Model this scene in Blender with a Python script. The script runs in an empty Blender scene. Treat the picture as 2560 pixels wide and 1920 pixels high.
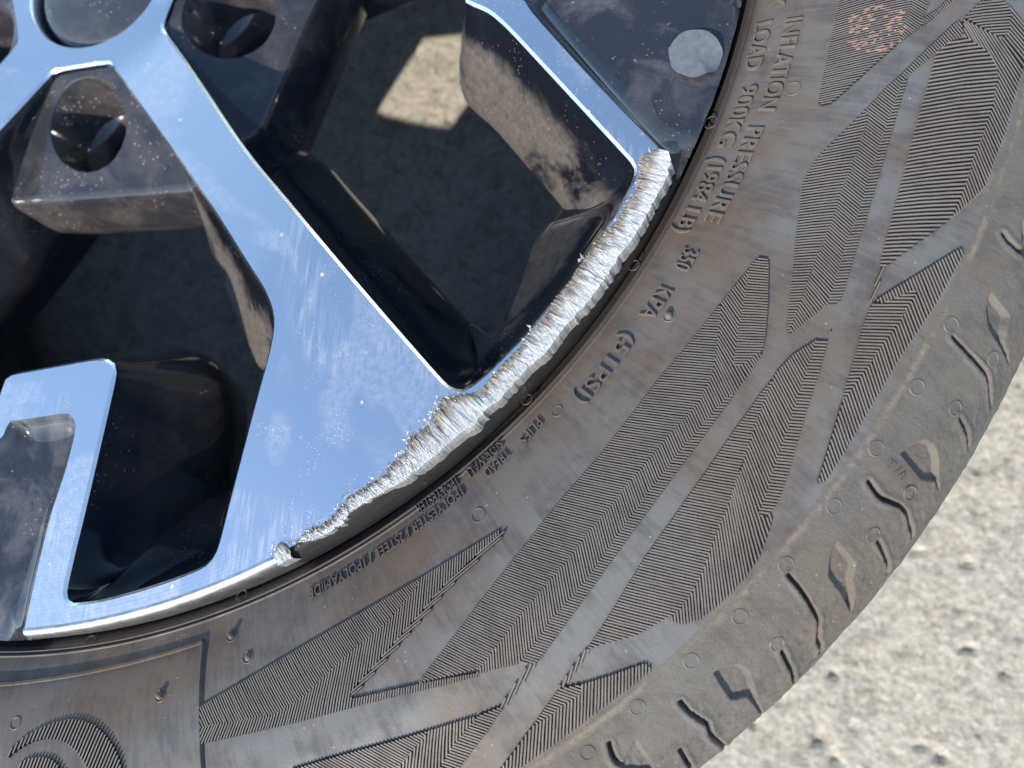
import bpy, bmesh, math
import numpy as np
from mathutils import Vector, Matrix, noise as mnoise
from mathutils.geometry import delaunay_2d_cdt

# ------------------------------------------------------------------ camera, sky, sun, exposure
S = 0.245            # metres per rim radius: every shape below is measured in rim radii
GROUND = -0.873      # height of the concrete below the rim edge, in rim radii
scene = bpy.context.scene
cam_data = bpy.data.cameras.new("camera")
cam = bpy.data.objects.new("camera", cam_data)
scene.collection.objects.link(cam)
CP = np.array([0.948224, -0.813103, 0.842476])
CR = np.array([[0.971834, -0.030645, 0.233665], [0.076705, 0.978652, -0.190674], [-0.222834, 0.203227, 0.953438]])
cam.matrix_world = Matrix([[*CR[0], CP[0] * S], [*CR[1], CP[1] * S], [*CR[2], (CP[2] - GROUND) * S], [0, 0, 0, 1]])
cam_data.sensor_width = 36.0
cam_data.lens = 1924.0 / 2560.0 * 36.0
cam_data.clip_start = 0.01
cam_data.clip_end = 200.0
cam_data.dof.use_dof = True
cam_data.dof.focus_distance = 0.90 * S
cam_data.dof.aperture_fstop = 9.5
scene.camera = cam

SUN = Vector((-0.2899, -0.7553, 0.5878)).normalized()      # towards the sun
world = bpy.data.worlds.new("World")
scene.world = world
world.use_nodes = True
wn = world.node_tree
sky = wn.nodes.new("ShaderNodeTexSky")
sky.sky_type = 'NISHITA'
sky.sun_disc = False
sky.sun_elevation = math.asin(SUN.z)
sky.sun_rotation = math.atan2(SUN.x, SUN.y)
sky.air_density = 1.25
sky.dust_density = 0.4
sky.ozone_density = 2.6
wn.nodes["Background"].inputs[1].default_value = 0.124
wn.links.new(sky.outputs[0], wn.nodes["Background"].inputs[0])
sun_data = bpy.data.lights.new("sun", 'SUN')
sun_data.energy = 3.3
sun_data.angle = math.radians(0.5)
sun_data.color = (1.0, 0.93, 0.82)
sun = bpy.data.objects.new("sun", sun_data)
sun.rotation_euler = SUN.to_track_quat('Z', 'Y').to_euler()
sun.location = (-0.9, -2.3, 1.8)
scene.collection.objects.link(sun)
vs = scene.view_settings
vs.view_transform = 'Standard'
vs.look = 'None'
vs.exposure = 1.10
vs.gamma = 1.0
vs.use_curve_mapping = False

# ------------------------------------------------------------------ helpers
rng = np.random.default_rng(7)
COL = scene.collection

def tag(o, label=None, category=None, kind=None, group=None):
    for k, v in (("label", label), ("category", category), ("kind", kind), ("group", group)):
        if v:
            o[k] = v
    return o

def mesh_obj(name, verts, faces, mats, parent=None, smooth=True, midx=None, world_units=False):
    v = np.asarray(verts, dtype=float)
    if not world_units:
        v = v * S
        v[:, 2] -= GROUND * S
    me = bpy.data.meshes.new(name)
    me.from_pydata(v.tolist(), [], [list(map(int, f)) for f in faces] if not isinstance(faces, np.ndarray) else faces.tolist())
    for m in (mats if isinstance(mats, (list, tuple)) else [mats]):
        me.materials.append(m)
    if midx is not None:
        me.polygons.foreach_set("material_index", np.asarray(midx, dtype=np.int32))
    me.polygons.foreach_set("use_smooth", np.full(len(me.polygons), bool(smooth)))
    me.update()
    o = bpy.data.objects.new(name, me)
    COL.objects.link(o)
    if parent is not None:
        o.parent = parent
    return o

def grid_faces(nu, nv, close_u=False, flip=False):
    i = np.arange(nu if close_u else nu - 1)
    j = np.arange(nv - 1)
    I, J = np.meshgrid(i, j, indexing='ij')
    I2 = (I + 1) % nu
    f = np.stack([I * nv + J, I2 * nv + J, I2 * nv + J + 1, I * nv + J + 1], -1).reshape(-1, 4)
    return f[:, ::-1] if flip else f

def pol(r, deg):
    a = np.radians(deg)
    return np.stack([np.asarray(r) * np.cos(a), -np.asarray(r) * np.sin(a)], -1)   # degrees run clockwise seen from above

def revolve(prof, n=480, a0=0.0, a1=360.0, flip=False):
    prof = np.asarray(prof, dtype=float)
    closed = abs(a1 - a0) >= 360
    ang = np.linspace(a0, a1, n, endpoint=not closed)
    v = np.zeros((n, len(prof), 3))
    c, s = np.cos(np.radians(ang)), -np.sin(np.radians(ang))
    v[:, :, 0] = prof[None, :, 0] * c[:, None]
    v[:, :, 1] = prof[None, :, 0] * s[:, None]
    v[:, :, 2] = prof[None, :, 1]
    return v.reshape(-1, 3), grid_faces(n, len(prof), closed, flip)

def in_poly(pts, poly):
    x, y = pts[:, 0], pts[:, 1]
    inside = np.zeros(len(pts), bool)
    n = len(poly)
    for i in range(n):
        x0, y0 = poly[i]
        x1, y1 = poly[(i + 1) % n]
        if y0 == y1:
            continue
        c = ((y0 > y) != (y1 > y)) & (x < (x1 - x0) * (y - y0) / (y1 - y0) + x0)
        inside ^= c
    return inside

def seg_dist(px, py, line):
    d = np.full(px.shape, 1e9)
    for (x0, y0), (x1, y1) in zip(line[:-1], line[1:]):
        dx, dy = x1 - x0, y1 - y0
        t = np.clip(((px - x0) * dx + (py - y0) * dy) / (dx * dx + dy * dy + 1e-12), 0, 1)
        d = np.minimum(d, np.hypot(px - x0 - t * dx, py - y0 - t * dy))
    return d

def resample(loop, step, closed=True, rounds=2):
    p = np.asarray(loop, float)
    for _ in range(rounds):                                    # corner cutting rounds the corners a little
        nx = np.roll(p, -1, 0)
        q = np.empty((2 * len(p), 2))
        q[0::2] = 0.8 * p + 0.2 * nx
        q[1::2] = 0.2 * p + 0.8 * nx
        p = q
    e = np.vstack([p, p[:1]])
    L = np.r_[0, np.cumsum(np.hypot(*np.diff(e, axis=0).T))]
    n = max(8, int(L[-1] / step))
    t = np.linspace(0, L[-1], n, endpoint=False)
    return np.c_[np.interp(t, L, e[:, 0]), np.interp(t, L, e[:, 1])]

def vnoise(x, y, seed=0):
    """smooth value noise on numpy arrays, about -1..1"""
    xi, yi = np.floor(x).astype(np.int64), np.floor(y).astype(np.int64)
    fx, fy = x - xi, y - yi
    fx, fy = fx * fx * (3 - 2 * fx), fy * fy * (3 - 2 * fy)
    def h(a, b):
        n = (a * 374761393 + b * 668265263 + seed * 982451653) & 0x7fffffff
        n = ((n ^ (n >> 13)) * 1274126177) & 0x7fffffff
        n = (n ^ (n >> 16)) & 0xffff
        return n / 32767.5 - 1.0
    a = h(xi, yi) * (1 - fx) + h(xi + 1, yi) * fx
    b = h(xi, yi + 1) * (1 - fx) + h(xi + 1, yi + 1) * fx
    return a * (1 - fy) + b * fy

def fbm(x, y, oct=4, seed=0):
    s, a = 0, 1.0
    for k in range(oct):
        s = s + a * vnoise(x * 2 ** k, y * 2 ** k, seed + k)
        a *= 0.5
    return s

# ------------------------------------------------------------------ materials
class NT:
    def __init__(self, name):
        self.m = bpy.data.materials.new(name)
        self.m.use_nodes = True
        self.t = self.m.node_tree
        self.t.nodes.clear()
        self.out = self.n("ShaderNodeOutputMaterial")
        self.co = self.n("ShaderNodeTexCoord").outputs["Object"]
    def n(self, typ, **kw):
        nd = self.t.nodes.new(typ)
        for k, v in kw.items():
            setattr(nd, k, v)
        return nd
    def l(self, a, b):
        if hasattr(a, "is_linked") or hasattr(a, "links"):
            self.t.links.new(a, b)
        else:
            b.default_value = a
    def noise(self, scale, detail=4, rough=0.55, dist=0.0, vec=None):
        nd = self.n("ShaderNodeTexNoise")
        nd.inputs["Scale"].default_value = scale
        nd.inputs["Detail"].default_value = detail
        nd.inputs["Roughness"].default_value = rough
        nd.inputs["Distortion"].default_value = dist
        self.l(vec if vec is not None else self.co, nd.inputs["Vector"])
        return nd.outputs["Fac"]
    def voro(self, scale, vec=None, feature='F1'):
        nd = self.n("ShaderNodeTexVoronoi", feature=feature)
        nd.inputs["Scale"].default_value = scale
        self.l(vec if vec is not None else self.co, nd.inputs["Vector"])
        return nd.outputs["Distance"]
    def map(self, v, a, b, c=0.0, d=1.0, smooth=True):
        nd = self.n("ShaderNodeMapRange")
        nd.interpolation_type = 'SMOOTHSTEP' if smooth else 'LINEAR'
        self.l(v, nd.inputs[0])
        for i, x in enumerate((a, b, c, d)):
            nd.inputs[i + 1].default_value = x
        return nd.outputs[0]
    def math(self, op, a, b=0.0, c=0.0):
        nd = self.n("ShaderNodeMath", operation=op)
        for i, x in enumerate((a, b, c)):
            self.l(x, nd.inputs[i])
        return nd.outputs[0]
    def mix(self, f, a, b):
        nd = self.n("ShaderNodeMix", data_type='RGBA')
        self.l(f, nd.inputs[0])
        for x, i in ((a, 6), (b, 7)):
            if isinstance(x, tuple):
                nd.inputs[i].default_value = (*x, 1)
            else:
                self.l(x, nd.inputs[i])
        return nd.outputs[2]
    def stretch(self, sx, sy, sz, rot=0.0):
        nd = self.n("ShaderNodeMapping")
        nd.inputs["Scale"].default_value = (sx, sy, sz)
        nd.inputs["Rotation"].default_value = (0, 0, rot)
        self.l(self.co, nd.inputs["Vector"])
        return nd.outputs[0]
    def polar(self):
        """vector (radius, angle, z) round the wheel axis"""
        sp = self.n("ShaderNodeSeparateXYZ")
        self.l(self.co, sp.inputs[0])
        r = self.math('SQRT', self.math('ADD', self.math('MULTIPLY', sp.outputs[0], sp.outputs[0]), self.math('MULTIPLY', sp.outputs[1], sp.outputs[1])))
        a = self.math('ARCTAN2', sp.outputs[1], sp.outputs[0])
        return r, a, sp.outputs[2]
    def vec(self, x, y, z=0.0):
        nd = self.n("ShaderNodeCombineXYZ")
        for i, v in enumerate((x, y, z)):
            self.l(v, nd.inputs[i])
        return nd.outputs[0]
    def bump(self, h, strength, dist, nrm=None):
        nd = self.n("ShaderNodeBump")
        nd.inputs["Strength"].default_value = strength
        nd.inputs["Distance"].default_value = dist
        self.l(h, nd.inputs["Height"])
        if nrm is not None:
            self.l(nrm, nd.inputs["Normal"])
        return nd.outputs[0]
    def pbr(self, **kw):
        nd = self.n("ShaderNodeBsdfPrincipled")
        for k, v in kw.items():
            i = nd.inputs[k.replace("_", " ")]
            if isinstance(v, tuple):
                i.default_value = (*v, 1) if len(v) == 3 and i.type == 'RGBA' else v
            else:
                self.l(v, i)
        return nd
    def done(self, sh):
        self.t.links.new(sh, self.out.inputs[0])
        return self.m

def mat_machined():
    k = NT("machined_aluminium")
    r, a, z = k.polar()
    # turning marks: fine rings left by the lathe
    ring = k.noise(1.0, 2, 0.5, vec=k.vec(k.math('MULTIPLY', r, 2600.0), k.math('MULTIPLY', a, 3.0)))
    ring2 = k.math('SINE', k.math('MULTIPLY', r, 2 * math.pi / 0.0011))
    h = k.math('ADD', ring, k.math('MULTIPLY', ring2, 0.35))
    nrm = k.bump(h, 0.06, 0.0003)
    # dried film of dirt: patches with soft outlines
    film = k.math('MULTIPLY', k.map(k.noise(14, 3, 0.5, 0.8), 0.495, 0.535), k.map(k.noise(420, 6, 0.8), 0.35, 0.65, 0.15, 1.0))
    streak = k.noise(1.0, 5, 0.7, vec=k.stretch(900, 90, 90, math.radians(35)))
    film2 = k.math('MULTIPLY', k.map(k.noise(22, 2, 0.5, 0.3, vec=k.stretch(1, 1, 1, 1.0)), 0.56, 0.66), k.map(streak, 0.42, 0.7))
    spots = k.math('MULTIPLY', k.map(k.math('ADD', k.voro(170), k.math('MULTIPLY', k.noise(900, 3), 0.14)), 0.20, 0.15), k.map(k.noise(55, 2), 0.55, 0.62))
    fine = k.math('MULTIPLY', k.map(k.voro(900), 0.25, 0.1), k.map(k.noise(70, 2), 0.5, 0.62))
    scr = k.map(k.noise(1.0, 2, 0.5, vec=k.stretch(1800, 40, 40, math.radians(-28))), 0.74, 0.80)
    dirt = k.math('ADD', k.math('ADD', 0.012, k.math('MULTIPLY', film, 0.12)), k.math('MULTIPLY', film2, 0.17))
    dirt = k.math('ADD', dirt, k.math('MULTIPLY', spots, 0.55))
    dirt = k.math('ADD', dirt, k.math('MULTIPLY', fine, 0.28))
    dirt = k.math('MINIMUM', k.math('ADD', dirt, k.math('MULTIPLY', scr, 0.12)), 0.8)
    rough = k.math('ADD', 0.16, k.math('MULTIPLY', dirt, 0.5))
    met = k.pbr(Base_Color=(0.93, 0.93, 0.94), Metallic=1.0, Roughness=rough, Normal=nrm, Anisotropic=0.6, Anisotropic_Rotation=0.25)
    tg = k.n("ShaderNodeTangent", direction_type='RADIAL', axis='Z')
    k.l(tg.outputs[0], met.inputs["Tangent"])
    dust = k.pbr(Base_Color=(0.62, 0.60, 0.57), Roughness=0.8)
    mx = k.n("ShaderNodeMixShader")
    k.l(dirt, mx.inputs[0]); k.l(met.outputs[0], mx.inputs[1]); k.l(dust.outputs[0], mx.inputs[2])
    return k.done(mx.outputs[0])

def mat_black(name, base, dust_lo, dust_hi, dust_col, rough=0.08, thr=(0.42, 0.6), scale=34, speck=0.5, wiped=False):
    k = NT(name)
    n1 = k.noise(scale, 6, 0.65, 0.6)
    n2 = k.noise(420, 4, 0.7)
    smear = k.noise(1.0, 5, 0.7, vec=k.stretch(120, 700, 200, math.radians(40)))
    patch = k.map(n1, *thr)
    f = k.math('MULTIPLY', patch, k.map(k.math('ADD', n2, k.math('MULTIPLY', smear, 0.6)), 0.5, 1.1, 0.55, 1.0))
    if wiped:                                                     # dirt has been wiped off next to the machined edge
        at = k.n("ShaderNodeAttribute", attribute_name="dirt")
        f = k.math('MULTIPLY', f, k.map(k.math('ADD', at.outputs["Fac"], k.math('MULTIPLY', k.noise(70, 5, 0.7, 0.5), 0.5)), 0.45, 0.75))
        f = k.math('MULTIPLY', f, k.n("ShaderNodeAttribute", attribute_name="amount").outputs["Fac"])
    f = k.math('ADD', dust_lo, k.math('MULTIPLY', f, dust_hi - dust_lo))
    sp = k.math('MULTIPLY', k.map(k.voro(520), 0.20, 0.12), k.map(k.noise(60, 2), 0.5, 0.6))
    f = k.math('MINIMUM', k.math('ADD', f, k.math('MULTIPLY', sp, speck)), 0.95)
    paint = k.pbr(Base_Color=base, Roughness=rough, Coat_Weight=0.6, Coat_Roughness=0.04)
    dust = k.pbr(Base_Color=dust_col, Roughness=0.9, Normal=k.bump(n2, 0.3, 0.0004))
    mx = k.n("ShaderNodeMixShader")
    k.l(f, mx.inputs[0]); k.l(paint.outputs[0], mx.inputs[1]); k.l(dust.outputs[0], mx.inputs[2])
    return k.done(mx.outputs[0])

def mat_flange():
    k = NT("worn_flange")
    r, a, z = k.polar()
    n = k.noise(1.0, 5, 0.65, vec=k.vec(k.math('MULTIPLY', r, 700.0), k.math('MULTIPLY', a, 30.0), k.math('MULTIPLY', z, 700)))
    n2 = k.noise(300, 5, 0.7)
    col = k.mix(k.map(n, 0.38, 0.66), (0.022, 0.022, 0.023), (0.028, 0.025, 0.021))
    col = k.mix(k.map(n2, 0.58, 0.72, 0.0, 0.6), col, (0.13, 0.115, 0.09))
    b = k.pbr(Base_Color=col, Roughness=k.map(n, 0.3, 0.7, 0.5, 0.75), Specular_IOR_Level=0.2, Normal=k.bump(n2, 0.15, 0.0004))
    return k.done(b.outputs[0])

def mat_scuff():
    k = NT("torn_aluminium")
    r, a, z = k.polar()
    sk = k.math('ADD', k.math('MULTIPLY', a, 420.0), k.math('MULTIPLY', r, 600.0))
    n = k.noise(1.0, 4, 0.65, vec=k.vec(k.math('MULTIPLY', r, 170.0), sk, 0.0))
    nf = k.noise(1.0, 3, 0.6, vec=k.vec(k.math('MULTIPLY', r, 240.0), k.math('MULTIPLY', sk, 3.2), 0.0))
    n2 = k.noise(1100, 5, 0.75)
    at = k.n("ShaderNodeAttribute", attribute_name="dirt")
    f = k.map(k.math('ADD', k.math('MULTIPLY', at.outputs["Fac"], 0.95), k.math('ADD', k.math('MULTIPLY', n2, 0.55), k.math('MULTIPLY', nf, 0.25))), 0.64, 1.08, 0.0, 0.85)
    f = k.math('MAXIMUM', f, k.map(n, 0.60, 0.72, 0.0, 0.55))
    h = k.math('ADD', k.math('MULTIPLY', n, 1.0), k.math('ADD', k.math('MULTIPLY', nf, 0.5), k.math('MULTIPLY', n2, 0.35)))
    nrm = k.bump(h, 1.0, 0.0014)
    met = k.pbr(Base_Color=(0.83, 0.82, 0.80), Metallic=1.0, Roughness=0.36, Normal=nrm)
    dcol = k.mix(k.map(n2, 0.40, 0.62), (0.10, 0.08, 0.06), (0.36, 0.295, 0.225))
    dust = k.pbr(Base_Color=dcol, Roughness=0.9, Normal=k.bump(n2, 0.9, 0.001))
    raw = k.pbr(Base_Color=(0.62, 0.60, 0.57), Roughness=0.6, Normal=nrm)
    m0 = k.n("ShaderNodeMixShader")
    m0.inputs[0].default_value = 0.38
    k.l(met.outputs[0], m0.inputs[1]); k.l(raw.outputs[0], m0.inputs[2])
    mx = k.n("ShaderNodeMixShader")
    k.l(f, mx.inputs[0]); k.l(m0.outputs[0], mx.inputs[1]); k.l(dust.outputs[0], mx.inputs[2])
    return k.done(mx.outputs[0])

def mat_rubber(name, grey, brown, dark, rough=0.5, bump=0.12, tan=0.5):
    k = NT(name)
    r, a, z = k.polar()
    big = k.noise(26, 4, 0.6, 0.4)
    mid = k.noise(90, 5, 0.65, 0.3)
    rad = k.noise(1.0, 5, 0.7, vec=k.vec(k.math('MULTIPLY', r, 60.0), k.math('MULTIPLY', a, 160.0), 0.0))
    inner = k.map(r, 1.16 * S, 1.06 * S)                           # brown bloom towards the bead
    fb = k.math('MINIMUM', k.math('ADD', k.math('MULTIPLY', inner, 0.55), k.map(big, 0.42, 0.66, 0.0, 0.7)), 1.0)
    col = k.mix(fb, grey, brown)
    col = k.mix(k.map(k.math('ADD', k.math('MULTIPLY', mid, 0.6), k.math('MULTIPLY', rad, 0.4)), 0.44, 0.64, 0.0, 0.62), col, dark)
    # tan dust caught in the crease above the shoulder
    crease = k.math('MULTIPLY', k.map(k.math('ABSOLUTE', k.math('SUBTRACT', r, 1.3165 * S)), 0.006 * S, 0.0), k.map(k.math('ADD', mid, k.math('MULTIPLY', k.noise(500, 3), 0.5)), 0.62, 0.95, 0.0, tan))
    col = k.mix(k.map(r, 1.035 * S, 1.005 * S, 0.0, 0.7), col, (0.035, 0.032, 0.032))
    col = k.mix(crease, col, (0.28, 0.23, 0.165))
    speck = k.math('MULTIPLY', k.map(k.voro(420), 0.10, 0.06), k.map(k.noise(60, 2), 0.54, 0.64, 0.0, 0.6))
    col = k.mix(speck, col, (0.5, 0.48, 0.44))
    fine = k.noise(1500, 4, 0.7)
    rg = k.map(mid, 0.3, 0.7, rough - 0.08, rough + 0.14)
    b = k.pbr(Base_Color=col, Roughness=rg, Normal=k.bump(k.math('ADD', fine, k.math('MULTIPLY', mid, 1.5)), bump, 0.0006))
    b.inputs["Specular IOR Level"].default_value = 0.38
    return k.done(b.outputs[0])

def mat_concrete():
    k = NT("sunlit_concrete")
    big = k.noise(9, 5, 0.6)
    mid = k.noise(70, 6, 0.7, 0.4)
    fine = k.noise(330, 6, 0.8)
    v = k.voro(260)
    col = k.mix(k.map(mid, 0.34, 0.64), (0.20, 0.181, 0.146), (0.39, 0.354, 0.285))
    col = k.mix(k.map(fine, 0.40, 0.60, 0.0, 0.55), col, (0.52, 0.475, 0.385))
    col = k.mix(k.map(big, 0.45, 0.7, 0.0, 0.25), col, (0.42, 0.42, 0.40))
    grit = k.n('ShaderNodeTexVoronoi', feature='F1'); grit.inputs['Scale'].default_value = 420; k.l(k.co, grit.inputs['Vector'])
    gs = k.n('ShaderNodeSeparateColor'); k.l(grit.outputs['Color'], gs.inputs[0])
    col = k.mix(k.map(gs.outputs[0], 0.80, 0.90, 0.0, 0.32), col, (0.17, 0.155, 0.135))
    col = k.mix(k.map(gs.outputs[1], 0.80, 0.90, 0.0, 0.25), col, (0.66, 0.63, 0.56))
    dark = k.math('MULTIPLY', k.map(k.voro(95), 0.22, 0.10), k.map(k.noise(48, 3), 0.50, 0.60))
    col = k.mix(k.math('MULTIPLY', dark, 0.75), col, (0.10, 0.10, 0.10))
    h = k.math('ADD', k.math('MULTIPLY', mid, 1.0), k.math('ADD', k.math('MULTIPLY', fine, 0.5), k.math('MULTIPLY', v, 0.5)))
    b = k.pbr(Base_Color=col, Roughness=0.92, Normal=k.bump(h, 0.55, 0.002))
    return k.done(b.outputs[0])

def mat_plain(name, col, rough=0.6, metallic=0.0, mott=0.25, scale=120):
    k = NT(name)
    n = k.noise(scale, 5, 0.65)
    c = k.mix(k.map(n, 0.3, 0.7), tuple(x * (1 - mott) for x in col), tuple(min(1, x * (1 + mott)) for x in col))
    b = k.pbr(Base_Color=c, Roughness=rough, Metallic=metallic, Normal=k.bump(n, 0.1, 0.0005))
    return k.done(b.outputs[0])

M_FACE = mat_machined()
M_WALL = mat_black("black_gloss_spoke_side", (0.006, 0.008, 0.013), 0.004, 0.34, (0.31, 0.265, 0.225), 0.07, (0.36, 0.50), 30, 0.25, True)
M_PAD = mat_black("dusty_black_lug_seat", (0.008, 0.010, 0.016), 0.035, 0.12, (0.42, 0.36, 0.31), 0.11, (0.38, 0.62), 60, 0.6)
M_PANEL = mat_black("black_gloss_panel", (0.006, 0.008, 0.016), 0.03, 0.20, (0.40, 0.37, 0.35), 0.12, (0.46, 0.66), 42, 0.4)
M_BARREL = mat_black("dusty_black_barrel", (0.006, 0.007, 0.009), 0.01, 0.07, (0.28, 0.24, 0.20), 0.25, (0.4, 0.65), 18, 0.2)
M_FLANGE = mat_flange()
M_SCUFF = mat_scuff()
M_LIP = mat_plain('dull_silver_lip', (0.54, 0.54, 0.535), 0.36, 1.0, 0.25, 260)
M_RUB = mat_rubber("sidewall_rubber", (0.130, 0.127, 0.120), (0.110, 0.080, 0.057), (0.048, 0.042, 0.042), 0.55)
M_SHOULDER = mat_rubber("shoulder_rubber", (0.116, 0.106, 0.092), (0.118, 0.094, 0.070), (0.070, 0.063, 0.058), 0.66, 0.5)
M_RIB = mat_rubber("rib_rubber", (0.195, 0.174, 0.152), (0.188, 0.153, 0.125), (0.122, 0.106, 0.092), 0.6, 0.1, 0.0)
M_GROOVE_SHADE = mat_plain("groove_shade_rubber", (0.008, 0.007, 0.007), 0.9)  # unweathered rubber, near-black to stand in for shade deep between the ribs
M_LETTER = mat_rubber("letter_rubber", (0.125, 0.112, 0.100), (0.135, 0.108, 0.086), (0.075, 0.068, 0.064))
M_CONC = mat_concrete()
M_RED = mat_plain("red_paint_dot", (0.46, 0.23, 0.165), 0.8)
M_TAPE = mat_plain("grey_residue", (0.115, 0.125, 0.14), 0.75, 0.0, 0.2, 300)

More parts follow.
